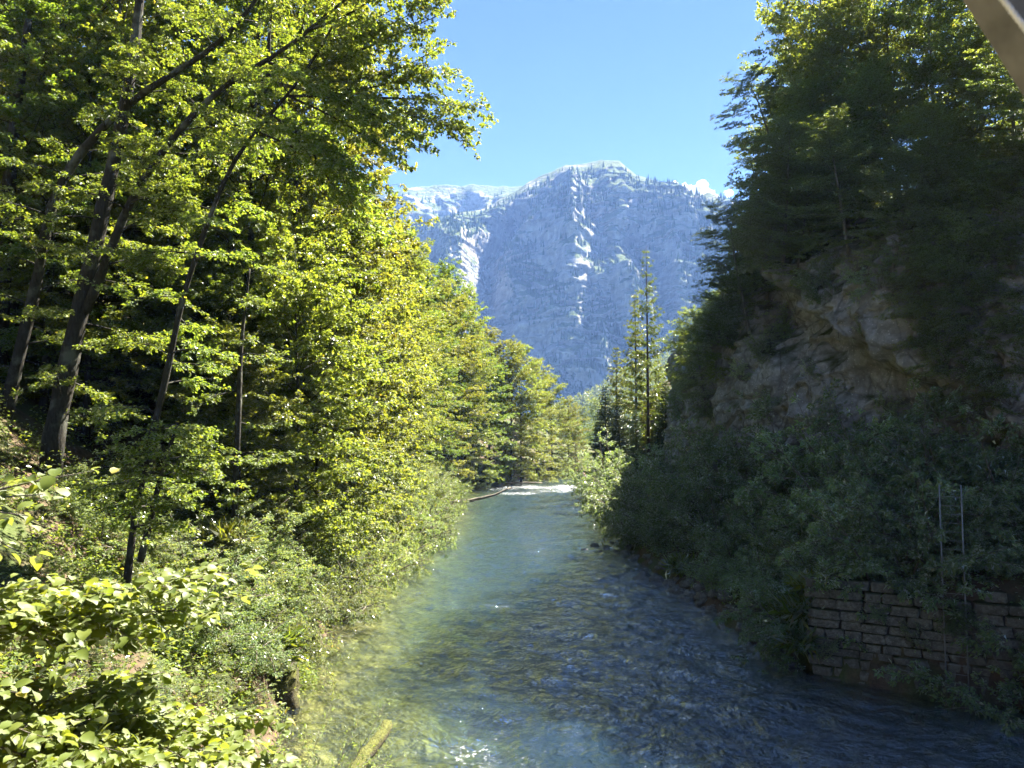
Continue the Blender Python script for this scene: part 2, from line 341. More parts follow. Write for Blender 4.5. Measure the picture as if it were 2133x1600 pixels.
# mountain: a rock face with ribs, gullies, ledges
def mountain(name, ridge, y0, y1, x0, x1, nu, nv, seed, gul=()):
    rp = np.array([W(a, b, y1) for a, b in ridge]); xs = np.linspace(x0, x1, nu); t = np.linspace(0, 1, nv)
    T, Xs = np.meshgrid(t, xs); X = Xs.copy()
    sl = 1
    H = np.interp(xs, rp[:, 0], rp[:, 2]); H = H + 6*fbm(xs*.02, seed, o=4); H = H[:, None]
    g = np.interp(t, [0, .12, .45, .62, .80, .93, 1], [0, .16, .34, .50, .66, .86, 1])
    Zz = H*T; Yy = y0 + (y1-y0)*g[None]
    wob = fbm(X*.004, Zz*.004, seed, o=3)*60
    rib = ridged((X+wob)/260, Zz/900, seed, o=3, g=.5); rib2 = ridged((X+wob*.6)/70, Zz/160, seed+3, o=4, g=.55)
    env = sstep(0, .06, T)*sstep(1.0, .86, T)
    Yy = Yy - env*(rib*70 + rib2*20)
    st = Zz/34 + fbm(X*.006, Zz*.01, seed+5, o=3)*1.2
    Yy = Yy + env*((st-np.floor(st)-.5)*15 + fbm(X*.03, Zz*.05, seed+7, o=4)*11)
    for (pts, wd, dp) in gul:                              # gullies (+) and buttresses (-): polylines in the picture turned into x, z on the face
        q = np.array([W(a, b, (y0+y1)/2) for a, b in pts]); o = np.argsort(q[:, 2]); q = q[o]
        cx = np.interp(Zz, q[:, 2], q[:, 0]); fz = sstep(q[0, 2]-60, q[0, 2]+40, Zz)*sstep(q[-1, 2]+60, q[-1, 2]-30, Zz)
        Yy = Yy + dp*np.exp(-((X-cx)/wd)**2)*fz*env
    Zz = Zz + env*fbm(X*.02, Yy*.02, seed+9, o=4)*6
    V = np.stack([X, Yy, Zz], -1)
    back = V[:, -1:].copy(); back[..., 1] += 500; back[..., 2] = 0                         # back slope down to the ground
    V = np.concatenate([V, back], 1)
    o = tag(obj(name, mesh(name, V.reshape(-1, 3), grid_faces(nu, nv+1)[:, ::-1], MAT['mountain'])), kind='structure')
    return V
MV = mountain('mountain', [(600, 700), (800, 560), (880, 470), (960, 440), (1020, 428), (1075, 396), (1110, 372), (1180, 346), (1250, 332), (1290, 335), (1325, 366), (1390, 387), (1450, 412), (1475, 405), (1500, 414), (1560, 440), (1800, 400), (2200, 380)],
         1650, 2300, -620, 1300, 520, 260, 4.2,
         gul=[([(1075, 410), (1010, 520), (1005, 650), (1010, 740)], 38, 210), ([(1235, 420), (1235, 560), (1225, 720)], 46, 60), ([(1330, 480), (1340, 640)], 40, 80),
              ([(960, 480), (975, 600), (985, 700)], 48, -80), ([(1170, 460), (1185, 560), (1100, 700)], 80, -28), ([(1290, 560), (1330, 700)], 45, -70), ([(890, 520), (880, 650)], 30, 110)])
PV = mountain('mountain_plateau', [(300, 440), (600, 415), (780, 399), (830, 396), (880, 387), (980, 384), (1010, 388), (1090, 389), (1200, 400), (1500, 520)],
         2350, 3000, -1500, 700, 260, 150, 11.7)
# wooded foothill at the valley's end
hx = np.linspace(-300, 700, 80); hy = np.linspace(900, 1600, 60); X, Y = np.meshgrid(hx, hy, indexing='ij')
def hill(X, Y): return (95*sstep(60, 330, X+.08*(Y-1000)) + 14*fbm(X*.008, Y*.008, 3, o=3) + 30)*sstep(880, 1250, Y) - 3
tag(obj('foothill', mesh('foothill', np.stack([X, Y, hill(X, Y)], -1).reshape(-1, 3), grid_faces(80, 60), MAT['ground'])), kind='structure')

# ------------------------------------------------------------------ leaves, sprays and plants
UP = np.array([0, 0, 1.0])
LEAF = {'rhomb': None}
def leaf_mesh(name, Ls, mat, kind='rhomb'):
    P, D, N, L, Wd, C = [np.concatenate([q[i] for q in Ls]) for i in range(6)]
    D = nrm(D); S = nrm(np.cross(D, N)); N = np.cross(S, D); n = len(P)
    L = L[:, None]; Wd = Wd[:, None]
    if kind == 'rhomb':
        m = P + D*L*.45 + N*L*.10
        V = np.stack([P, m+S*Wd*.5, P+D*L - N*L*.06, m-S*Wd*.5], 1).reshape(-1, 3)
        b = np.arange(n)[:, None]*4; f = np.array([[0, 1, 2], [0, 2, 3]])
        return mesh(name, V, (b[:, None]+f[None]).reshape(-1, 3), mat, False, fattr=np.repeat(C, 2))
    u = np.array([0, .18, .5, .8, 1.0]); wv = np.array([0, .40, .50, .30, 0]); cv = np.array([0, .03, .05, 0.0, -.09])
    V = [P]; 
    for k in (1, 2, 3): V += [P + D*L*u[k] + N*L*cv[k], P + D*L*(u[k]) + S*Wd*wv[k] + N*(L*cv[k]+Wd*.11), P + D*L*(u[k]) - S*Wd*wv[k] + N*(L*cv[k]+Wd*.11)]
    V.append(P + D*L + N*L*cv[4]); V = np.stack(V, 1).reshape(-1, 3)
    f = np.array([[0,2,1],[0,1,3],[1,2,5],[1,5,4],[1,4,6],[1,6,3],[4,5,8],[4,8,7],[4,7,9],[4,9,6],[7,8,10],[7,10,9]])
    b = np.arange(n)[:, None]*11
    return mesh(name, V, (b[:, None]+f[None]).reshape(-1, 3), mat, True, fattr=np.repeat(C, 12))

def resample(P, s):
    P = np.asarray(P, float); d = np.r_[0, np.cumsum(np.linalg.norm(np.diff(P, axis=0), axis=1))]; t = np.asarray(s)*d[-1]
    return np.stack([np.interp(t, d, P[:, k]) for k in range(3)], 1), d[-1]
def bend(start, az, el, L, droop, rng, n=7, wig=.12):
    P = [np.asarray(start, float)]; st = L/(n-1)
    for i in range(n-1):
        s = i/(n-1); e = el - droop*s; a = az + wig*rng.normal()
        P.append(P[-1] + st*np.array([math.cos(e)*math.cos(a), math.cos(e)*math.sin(a), math.sin(e)])); az = a
    return np.array(P)

class Plant:
    def __init__(s, seed): s.rng = np.random.default_rng(seed); s.paths = []; s.tA = []; s.tB = []; s.Ls = []; s.r = []
    def wood(s, P, r0, r1, k=6, p=1.0):
        t = np.linspace(0, 1, len(P))**p; s.paths.append((P, r0+(r1-r0)*t, k))
    def spray(s, path, step=.3, tl=.9, ls=.07, L=.1, Wd=.07, s0=.2, fan=.35, tilt=.35, up=UP, tw_r=.006, drop=.12, flat=1.0, taper=.5, dr=0.15):
        rng = s.rng; _, ln = resample(path, [0]); n = max(2, int(ln*(1-s0)/step)); sv = s0 + (1-s0)*(np.arange(n)+rng.random(n))/n; sv = np.minimum(sv, 1); sv[-1] = 1
        P, _ = resample(path, sv); Q, _ = resample(path, np.clip(sv-.06, 0, 1)); T = nrm(P-Q+1e-9)
        side = np.where(np.arange(n) % 2 == 0, 1.0, -1.0)[:, None]
        lat = np.cross(T, up+rng.normal(0, .15*(2-flat), (n, 3))); lat = nrm(lat)
        if flat < .99:
            th = rng.uniform(-1, 1, n)[:, None]*math.pi*(1-flat); lat = lat*np.cos(th) + np.cross(T, lat)*np.sin(th)
        a = np.radians(rng.uniform(30, 72, n))[:, None]
        D = nrm(T*np.cos(a) + lat*side*np.sin(a) + rng.normal(0, .13, (n, 3)))
        l = tl*(.4+.6*rng.random(n))*(1-taper*sv); E = P + D*l[:, None]; E[:, 2] -= drop*l
        D = nrm(E-P); s.tA.append(P); s.tB.append(E); s.r.append(np.full(n, tw_r))
        k = np.maximum(3, (l/ls).astype(int)); i = np.repeat(np.arange(n), k); m = len(i)
        u = rng.random(m)**.8; ll = l[i]; l2 = np.cross(D[i], up); l2 = nrm(l2 + rng.normal(0, .25*(2-flat), (m, 3)))
        sd = np.where(rng.random(m) < .5, 1., -1.)[:, None]; of = (rng.random(m)*fan*ll*(1-.7*u))[:, None]
        B = P[i] + (E-P)[i]*u[:, None] + l2*sd*of + D[i]*of*.5 + rng.normal(0, .03, (m, 3)); B[:, 2] -= rng.random(m)*drop*of[:, 0]
        LD = D[i]*.6 + l2*sd*.6 + rng.normal(0, .3, (m, 3)); LD[:, 2] -= dr
        N = up + rng.normal(0, tilt, (m, 3)); sz = L*(.6+.7*rng.random(m))
        s.Ls.append((B, LD, N, sz, sz*Wd/L*(.85+.3*rng.random(m)), np.clip(rng.normal(.45, .22, m), 0, 1)*0.97 + (rng.random(m) < .01)*.03))
    def wood_mesh(s, name, mat, twigs=True, tk=1.0):
        b = MB()
        for P, r, k in s.paths: b.tube(P, r*(1+.09*np.sin(np.arange(len(P))*2.3+len(P))*(k > 7)) if k > 7 else r, k)
        if twigs and s.tA:
            A, B, r = np.vstack(s.tA), np.vstack(s.tB), np.concatenate(s.r); b.sticks(A, B, r*tk, r*tk*.4)
        return b.me(name, mat)
    def build(s, root, bmat, lmat, trunk='trunk', crown='crown', kind='rhomb', twigs=True, offset=(0, 0, 0)):
        a = obj(trunk, s.wood_mesh(trunk, MAT[bmat], twigs), root); c = obj(crown, leaf_mesh(crown, s.Ls, MAT[lmat], kind), root)
        a.location = c.location = offset
        return root

def tree_plant(seed, H, r, R0, nb, h0=.15, lean=(0, 0), L=.15, Wd=.1, step=.5, tl=1.5, ls=.09, shape='round', el=(.75, .1), droop=.55, tilt=.35, flat=1., up_r=1.0):
    p = Plant(seed); rng = p.rng; n = 12; t = np.linspace(0, 1, n)
    tr = np.stack([lean[0]*t**1.4 + .35*np.cumsum(rng.normal(0, .25, n))*t, lean[1]*t**1.4 + .35*np.cumsum(rng.normal(0, .25, n))*t, H*t - .5*(1-t)], 1)
    p.wood(tr, r, r*.12, 9); az = rng.random()*6.28
    for i in range(nb):
        f = h0 + (1-h0)*((i+rng.random())/nb); az += 2.4 + rng.normal(0, .35); P, _ = resample(tr, [f])
        q = (f-h0)/(1-h0)
        pr = {'round': math.sin(math.pi*min(1, .16+.84*q))**.75 if q < 1 else 0, 'cone': 1-.9*q, 'egg': (1-q)**.6*(.45+.75*min(1, q*3)), 'dome': float(np.interp(q, [0, .15, .5, .8, 1], [.6, .85, 1, .78, .35]))}[shape]
        bl = max(.8, R0*pr*rng.uniform(.7, 1.18)); e0 = el[1]+(el[0]-el[1])*q + rng.normal(0, .12)
        path = bend(P[0], az, e0, bl, droop*(1-.5*q), rng)
        br = max(.012, r*.34*(1-.75*f)*min(1, bl/R0+.2)); p.wood(path, br, .008, 5)
        for _ in range(3 if bl > 2.2 else 1):                     # secondary limbs widen the spray
            u = rng.uniform(.25, .6); Q, _l = resample(path, [u]); sub = bend(Q[0], az+rng.choice([-1, 1])*rng.uniform(.4, .9), e0-droop*u*.6+rng.normal(0, .15), bl*(1-u)*.95, droop*.6, rng, 5); p.wood(sub, br*.5, .006, 4)
            p.spray(sub, step, tl*.8, ls, L, Wd, .1, tilt=tilt, flat=flat)
        p.spray(path, step, tl, ls, L, Wd, .22, tilt=tilt, flat=flat)
    p.H = H
    return p
def bush_plant(seed, H, R0, ns, L=.09, Wd=.05, step=.22, tl=.75, ls=.045, tilt=.55, flat=.75, r=.035, spread=.9):
    p = Plant(seed); rng = p.rng
    for i in range(ns):
        az = i*2.4+rng.normal(0, .3); q = math.sqrt((i+.5)/ns); ln = H*rng.uniform(.78, 1.1)*(1.0-.25*q); el = 1.5 - spread*q
        st = np.array([math.cos(az)*.35*q, math.sin(az)*.35*q, -.25]); path = bend(st, az, el, ln*1.02, .5*q+.1, rng, 8, .16); p.wood(path, r*rng.uniform(.7, 1.2), .006, 5)
        p.spray(path, step*1.4, tl*.8, ls, L, Wd, .25, tilt=tilt, flat=flat)
        for k in range(5):
            u = rng.uniform(.12, .85); Q, _ = resample(path, [u]); sub = bend(Q[0], az+rng.normal(0, 1.3), max(-.1, el-rng.uniform(.2, 1.0)), ln*.5*(1-.5*u), .5, rng, 5); p.wood(sub, r*.45, .005, 4)
            p.spray(sub, step, tl, ls, L, Wd, .1, tilt=tilt, flat=flat)
    p.H = H*.95
    return p
def conifer_plant(seed, H, r, R0, nw, per=5, h0=.06, L=.24, Wd=.055, step=.22, tl=.7, ls=.035, el=-.05, droop=.25, sparse=1.0, hang=.5, dead=0.0):
    p = Plant(seed); rng = p.rng; n = 14; t = np.linspace(0, 1, n)
    tr = np.stack([.12*np.cumsum(rng.normal(0, .2, n))*t, .12*np.cumsum(rng.normal(0, .2, n))*t, H*t-.4*(1-t)], 1); p.wood(tr, r, .02, 8)
    for i in range(nw):
        f = h0+(1-h0)*(i+rng.random()*.6)/nw; q = (f-h0)/(1-h0); P, _ = resample(tr, [f])
        for k in range(per):
            if rng.random() > sparse: continue
            az = k*6.283/per + i*.9 + rng.normal(0, .25); bl = R0*(1-q)**.85*rng.uniform(.65, 1.15)+.25
            path = bend(P[0], az, el+.55*q+rng.normal(0, .08), bl, droop-.3*(1 if bl > 1.5 else 0)*rng.random(), rng, 6, .06); p.wood(path, max(.012, r*.13*(1-q)), .006, 4)
            if f < dead: continue
            p.spray(path, step, tl*(.35+.65*(1-q)), ls, L, Wd, .15, fan=.25, tilt=.7, drop=hang, dr=.45, tw_r=.004)
    p.H = H
    return p

def plant(name, proto, loc, label, cat, group=None, s=1.0, rz=0.0, sx=None, tilt=(0, 0)):
    root = empty(name, loc, rz, (s*(sx or 1), s*(sx or 1), s)); tag(root, label, cat, group)
    root.rotation_euler = (tilt[0], tilt[1], rz)
    for nm, me in proto: obj(nm, me, root)
    return root
def protos(pl, bmat, lmat, trunk='trunk', crown='crown', twigs=True, kind='rhomb'):
    return [(trunk, pl.wood_mesh(trunk, MAT[bmat], twigs)), (crown, leaf_mesh(crown, pl.Ls, MAT[lmat], kind))], pl.H

BEECH = [protos(tree_plant(100+i, 20, .2, 5.4, 54, .08, L=.18, Wd=.115, step=.42, tl=1.6, ls=.016, shape='dome', el=(1.15, .25), droop=.75, tilt=.5, flat=.85), 'bark', 'beech') for i in range(4)]
MAT['shade'] = leaf_mat('shade_lifted_beech_leaf', (.075, .12, .035), (.11, .155, .04), (.15, .185, .045), gloss=.3, rough=.5)  # beech leaf again, its colours lightened to lift the shade on the cliff
LAYER = [protos(tree_plant(150+i, 18, .2, 5.6, 54, .06, L=.16, Wd=.10, step=.4, tl=1.7, ls=.016, shape='dome', el=(.9, .0), droop=.5, tilt=.4), 'palebark', 'shade') for i in range(2)]
MAPLE = [protos(tree_plant(200+i, 14, .13, 4.6, 54, .03, L=.15, Wd=.12, step=.38, tl=1.4, ls=.0145, shape='dome', el=(1.1, .2), droop=.8, tilt=.55, flat=.8), 'bark', 'maple') for i in range(3)]
BUSH = [protos(bush_plant(300+i, 4.4, 2.0, 11, L=.115, Wd=.065, ls=.0095), 'deadwood', 'alder', 'stem', 'foliage') for i in range(3)]
LBUSH = [protos(bush_plant(330+i, 3.4, 1.8, 10, L=.10, Wd=.055, ls=.009), 'deadwood', 'willow', 'stem', 'foliage') for i in range(2)]
SPRUCE = [protos(conifer_plant(400, 22, .24, 3.6, 40, 6, .03, L=.26, Wd=.07, ls=.012, tl=1.1, step=.22), 'redbark', 'spruce')]
NSTATE = np.random.default_rng(9)

CNT = {}
def put(kind, lst, px, d, top, label, group, name, cat='tree', k=None, x=None, sx=None, hmin=.35, hmax=2.2, tilt=(0, 0), dz=0.0):
    x = (px-1066.5)/F*d if x is None else x; z = gz(x, d)+dz
    i = CNT.get(kind, 0); CNT[kind] = i+1; pr, H = lst[(i if k is None else k) % len(lst)]
    zt = W(px, top, d)[2]; s = float(np.clip((zt-z)/H, hmin, hmax))
    return plant(name, pr, (x, d, z-.15), label, cat, group, s, float(NSTATE.uniform(0, 6.28)), sx=sx or float(np.clip(1.0/s**.35, .8, 1.25)), tilt=tilt)

# ---- left bank, sunlit: from the bend back towards the bridge
ORD = 'first second third fourth fifth sixth seventh eighth ninth tenth eleventh twelfth thirteenth fourteenth fifteenth sixteenth seventeenth eighteenth nineteenth twentieth twenty-first twenty-second twenty-third twenty-fourth twenty-fifth'.split()
G = 'sunlit trees along the left bank'
LT = 'yellow-green leafy tree in the sunlit wood on the left bank'
for (px, d, top) in [(1198, 172, 880), (1182, 168, 835), (1150, 160, 790), (1118, 150, 762), (1085, 143, 735), (1066, 140, 722), (1020, 134, 760), (985, 126, 705), (955, 119, 640), (925, 112, 605),
                     (1020, 140, 700), (970, 132, 620), (925, 120, 575), (900, 104, 660), (875, 98, 580), (860, 96, 560), (840, 90, 560), (840, 84, 640), (820, 82, 560), (840, 108, 500), (800, 100, 480), (740, 95, 450), (815, 76, 520), (770, 74, 470), (700, 80, 420), (640, 72, 380), (560, 66, 330), (600, 90, 330), (480, 62, 260), (390, 58, 200), (300, 55, 130), (200, 52, 80), (100, 50, 30), (20, 47, -40), (450, 85, 180), (250, 75, 40), (60, 66, -60), (520, 40, -160), (600, 46, -90), (690, 52, 30), (150, 40, -150), (330, 44, -60), (20, 38, -150), (240, 38, -120), (420, 48, 40), (520, 54, 150), (90, 34, 0), (180, 35, 120)]:
    NL = CNT.get('b', 0); put('b', BEECH, px, d, top, ORD[NL]+' tree counted from the bend along the sunlit left bank' if NL < 16 else LT, G, 'beech_tree')
for (px, d, top) in [(1180, 240, 870), (1205, 250, 885), (1228, 245, 890), (1250, 235, 880), (1270, 240, 850), (1215, 290, 850), (1190, 300, 860), (1240, 310, 835), (1160, 280, 850)]:
    put('b', BEECH, px, d, top, ORD[[1160, 1180, 1190, 1205, 1215, 1228, 1240, 1250, 1270].index(px)]+' hazy tree from the left in the gap where the river bends away', 'trees beyond the bend', 'beech_tree', hmin=.3)
G2 = 'maples leaning out over the left water edge'
MP = [640, 720, 560, 790, 830, 690, 600, 500, 760, 860, 440, 880, 520]
for (px, d, top, lab) in [(640, 36, 520, None), (720, 42, 470, None), (560, 40, 430, None), (790, 50, 520, None), (830, 60, 545, None), (690, 52, 420, None), (600, 48, 400, None), (500, 44, 470, None), (760, 62, 430, None), (860, 68, 640, None), (440, 37, 560, None), (880, 76, 720, None), (520, 33, 700, None)]:
    put('m', MAPLE, px-(55 if d > 40 else 20), d, top, ORD[sorted(MP).index(px)]+' from the left of the pale bushy maples by the left water', G2, 'maple_tree', hmin=.4)
G3 = 'low bushes on the left bank'
for (px, d, top) in [(640, 33, 1080), (690, 38, 1060), (730, 44, 1040), (600, 29.5, 1150), (780, 50, 1010), (820, 57, 1000), (560, 30, 1050), (480, 29, 1080), (860, 66, 960), (880, 74, 960), (900, 84, 940), (900, 96, 950), (915, 108, 955), (945, 118, 950), (930, 112, 960), (985, 128, 965), (1050, 140, 960), (1130, 148, 955), (1165, 156, 950), (520, 27.5, 1240), (450, 26, 1180), (400, 27, 1050), (330, 26, 1060), (540, 25.5, 1330), (380, 24, 1230), (300, 22, 1150), (220, 24, 1000), (120, 25, 1010), (40, 24, 1000), (180, 21, 1130), (80, 20, 1120), (470, 24, 1290), (420, 20, 1330), (330, 18, 1350), (250, 17, 1380), (500, 21, 1400), (150, 17, 1260), (60, 16, 1200), (380, 22, 1140), (20, 27, 930), (70, 30, 920), (130, 28, 940), (10, 33, 850), (200, 29, 920), (60, 36, 820), (260, 30, 900), (200, 15, 1340), (120, 14, 1310), (290, 15.5, 1400), (60, 13, 1330)]:
    put('lb', LBUSH, px, d, top, 'pale leafy bush crowding the left bank above the water', G3, 'bank_bush', cat='bush', hmin=.35)

rg = np.random.default_rng(55)
for y_ in np.arange(22.5, 100, 1.55):
    for off, sc_ in ((rg.uniform(.6, 1.5), rg.uniform(.45, .8)), (rg.uniform(1.9, 4.0), rg.uniform(.7, 1.15))):
        if 24.3 < y_ < 27.6 and off < 1.6: continue
        x_ = float(xl(y_))-off; plant('bank_bush', LBUSH[rg.integers(2)][0], (x_, float(y_), gz(x_, y_)-.1), 'low leafy bush spilling over the left water edge', 'bush', 'bushes at the left water edge', sc_, float(rg.uniform(0, 6.28)), sx=1.15, tilt=(0, float(rg.uniform(.05, .3))))
# ------------------------------------------------------------------ cliff on the right
def cliff_x(y, z):
    x = np.interp(y, CY, CX); zl = np.interp(y, [30, 34, 40, 47, 51, 54], [7.5, 9.6, 13.2, 17.6, 19.5, 24])
    dz = z-zl + .5*fbm(y*.5, z*.5, 2, o=2)
    x = x - 2.0*sstep(-.2, 1.6, dz)*sstep(26, 30, y) + 1.5*np.exp(-((dz+2.2)/2.2)**2)*sstep(54, 49, y)
    x = x - 1.0*np.exp(-(((y-45.0)/1.3)**2+((z-13.0)/1.9)**2))
    x = x - .9*ridged(y*.16, z*.1, 4.4, o=3)*sstep(1, 5, z) - .35*ridged(y*.6, z*.42, 8.4, o=4, g=.6) - .12*fbm(y*2.1, z*1.7, 1.4, o=3)
    st = z*.55 + y*.12 + .5*fbm(y*.2, z*.2, 9, o=2); x = x + .35*((st-np.floor(st))-.5)
    return x + 5.5*sstep(18.5, 22.5, z) + .05*np.clip(z-4, 0, 20)
cy_ = np.concatenate([np.arange(24, 62, .19), np.arange(62, 100, .5)]); cz_ = np.linspace(.6, 22.5, 150)
Yc, Zc = np.meshgrid(cy_, cz_, indexing='ij')
tag(obj('rock_cliff', mesh('rock_cliff', np.stack([cliff_x(Yc, Zc), Yc + .5*fbm(Yc*.4, Zc*.4, 6, o=3), Zc], -1).reshape(-1, 3), grid_faces(len(cy_), 150)[:, ::-1], MAT['cliff'])), kind='structure')

def cliff_hit(px, py):                                    # where the line of sight meets the rock
    ds = np.arange(24, 98, .25); Pp = np.array([W(px, py, d) for d in ds]); g = Pp[:, 0]-cliff_x(ds, Pp[:, 2])
    i = np.where(g > 0)[0]; return float(ds[i[0]]) if len(i) else 60.0

# ---- right bank: trees on the cliff, in shade below and lit on top
G4 = 'trees on top of the right cliff'
RP = [(1740, 53, -90), (1830, 50, -60), (1716, 60, -20), (1686, 66, 130), (1666, 72, 250), (1641, 80, 400), (1616, 84, 470), (1591, 92, 550), (1566, 98, 590), (1541, 104, 660), (1521, 112, 700), (1890, 46, -60), (1970, 42, -60), (2070, 39, -20), (2140, 36, 20), (1501, 122, 720), (1696, 56, 120), (1656, 64, 330)]
for (px, d, top) in RP:
    put('r', LAYER, px, d, top, ORD[sorted(q[0] for q in RP).index(px)]+' beech from the left on top of the right cliff', G4, 'beech_tree', hmin=.5)
G6 = 'trees hanging on the right cliff face'
CP = [(1560, 690, .45), (1600, 630, .45), (1520, 750, .45), (1630, 560, .5), (1690, 520, .5), (1770, 540, .5), (1850, 590, .5), (1920, 650, .5), (1985, 760, .5), (2050, 850, .55), (2120, 900, .6), (2100, 760, .6), (2030, 620, .55), (2110, 560, .6), (1960, 520, .55), (2140, 400, .6), (1800, 420, .55), (1900, 430, .55), (2000, 380, .55), (1720, 400, .55), (1660, 430, .5), (1655, 600, .4), (1590, 560, .45), (1470, 840, .35), (1490, 780, .35)]
for i, (px, py, sc_) in enumerate(CP):
    d = cliff_hit(px, py)-.15; p_ = W(px, py, d); plant('beech_tree', LAYER[i % 2][0], tuple(p_), ORD[sorted(q[0] for q in CP).index(px)]+' beech from the left leaning out of the right cliff face', 'tree', G6, sc_*d/50, float(NSTATE.uniform(0, 6.28)), sx=1.3, tilt=(float(NSTATE.normal(.1, .1)), float(NSTATE.normal(-.3, .1))))
BP = [(1440, 800, .8), (1420, 860, .8), (1480, 860, .6), (1520, 700, .7), (1545, 790, .45), (1585, 740, .5), (1640, 690, .5), (1700, 620, .6), (1760, 575, .6), (1830, 600, .55), (1900, 690, .5), (1950, 760, .6), (1990, 840, .6), (1690, 790, .35), (1610, 860, .5), (1750, 870, .5), (1860, 880, .5), (1930, 890, .6), (2040, 780, .7), (2100, 840, .7), (1560, 660, .6), (1800, 700, .3), (1490, 720, .7), (1460, 760, .7)]
for i, (px, py, sc_) in enumerate(BP):
    d = cliff_hit(px, py)-.1; plant('cliff_bush', BUSH[i % 3][0], tuple(W(px, py, d)), ORD[sorted(q[0] for q in BP).index(px)]+' small bush from the left rooted in the right cliff rock', 'bush', 'bushes on the cliff rock', sc_, float(NSTATE.uniform(0, 6.28)), tilt=(0, -.7))
G5 = 'shaded bushes along the right bank'
for (px, d, top) in [(1270, 88, 960), (1300, 78, 930), (1340, 70, 930), (1380, 64, 920), (1430, 60, 900), (1480, 56, 900), (1530, 52, 880), (1590, 49, 860), (1650, 47, 850), (1700, 44, 840), (1750, 42, 850), (1810, 40, 870), (1870, 38, 880), (1930, 36, 900), (1990, 35, 920), (2060, 34, 900), (2120, 33, 900),
                     (1330, 62, 1010), (1380, 57, 1020), (1440, 52, 1020), (1500, 48, 1010), (1560, 44.5, 1010), (1620, 41, 1030), (1690, 38, 1050), (1760, 35.5, 1060), (1850, 33, 1080), (1930, 32, 1090), (2010, 31, 1080), (2090, 30.5, 1050), (1680, 34, 1130), (1600, 37.5, 1120), (1540, 41, 1110), (1760, 31.5, 1170), (1830, 30.5, 960), (1900, 29.5, 940), (1960, 30, 980), (2030, 29.5, 960), (2100, 29.5, 960), (2150, 28.5, 1000), (2160, 25.3, 1120), (2090, 27.4, 1120), (2040, 28.2, 1100), (1655, 31, 1190), (1870, 30, 1120), (1800, 31.5, 1120), (1720, 33, 1110), (1920, 33, 850), (2000, 32, 850), (2080, 31, 830), (2140, 30, 800), (1850, 36, 830), (1780, 37, 820)]:
    put('rb', BUSH, px, d, top-70, 'dense shaded green bush in the thicket under the right cliff', G5, 'alder_bush', cat='bush', hmin=.35)

# ---- bushes clinging to the cliff itself
def put_at(lst, px, py, d, s, label, group, name, cat='bush', k=0, tilt=(0, 0)):
    p = W(px, py, d); pr, H = lst[k % len(lst)]
    return plant(name, pr, tuple(p), label, cat, group, s, float(NSTATE.uniform(0, 6.28)), tilt=tilt)

# ------------------------------------------------------------------ big leaning trees on the left slope
def px_path(pts, d0, d1=None):
    d1 = d0 if d1 is None else d1; n = len(pts); return np.array([W(a, b, d0+(d1-d0)*i/(n-1)) for i, (a, b) in enumerate(pts)])
def smooth(P, n=16):
    P = np.asarray(P); Q, _ = resample(P, np.linspace(0, 1, n))
    for _ in range(2): Q[1:-1] = .25*Q[:-2]+.5*Q[1:-1]+.25*Q[2:]
    return Q
def hero(name, label, stems, seed, group, limbs=(), mat='maple', bmat='bark', L=.12, Wd=.09, ls=.0125, nb=22, bl=(2.2, 4.8), h0=.1, tl=1.1, step=.3, cat='tree'):
    p = Plant(seed); rng = p.rng; base = None
    for (pts, d0, d1, w0, w1) in stems:
        P = smooth(px_path(pts, d0, d1), 18); g = gz(P[0][0], P[0][1])
        if base is None:
            base = np.array([P[0][0], P[0][1], min(g, P[0][2])])
            if P[0][2] > g+.1: P = np.vstack([[P[0][0]-.15, P[0][1]+.1, g-.3], P])
        p.wood(P - base, w0*d0/F/2, w1*d1/F/2, 10)
        az = rng.random()*6.28
        for i in range(nb):
            f = h0+(1-h0)*(i+rng.random())/nb; az += 2.4+rng.normal(0, .3); Q, _ = resample(P, [f])
            a = az if rng.random() < .55 else rng.normal(-.5, .7)
            b = bend(Q[0]-base, a, rng.normal(.18, .2), rng.uniform(*bl)*(1-.35*f), .5, rng, 7, .14); p.wood(b, .045*(1-.6*f), .006, 5)
            for k in range(2):
                u = rng.uniform(.25, .7); q, _ = resample(b, [u]); sb = bend(q[0], a+rng.choice([-1, 1])*rng.uniform(.4, 1.0), rng.normal(0, .15), rng.uniform(.8, 1.9), .4, rng, 5); p.wood(sb, .015, .004, 4); p.spray(sb, step, tl*.8, ls, L, Wd, .05, tilt=.42, flat=.9)
            p.spray(b, step, tl, ls, L, Wd, .2, tilt=.42, flat=.9)
    for (pts, d0, d1, w0) in limbs:
        P = smooth(px_path(pts, d0, d1), 12) - base; p.wood(P, w0*d0/F/2, .008, 6)
        for k in range(12):
            u = rng.uniform(.2, .97); q, _ = resample(P, [u]); t = P[-1]-P[0]; a0 = math.atan2(t[1], t[0])
            sb = bend(q[0], a0+rng.normal(0, .75), rng.normal(-.05, .25), rng.uniform(.9, 2.1)*(1.1-.5*u), .55, rng, 5); p.wood(sb, .014, .004, 4); p.spray(sb, step*.8, tl*.75, ls, L, Wd, .05, tilt=.5, flat=.8)
        p.spray(P, step*.8, tl*.8, ls, L, Wd, .3, tilt=.5, flat=.8, drop=.25)
    root = empty(name, base); tag(root, label, cat, group)
    return p.build(root, bmat, mat)
GH = 'large dark-trunked trees leaning over the left bank'
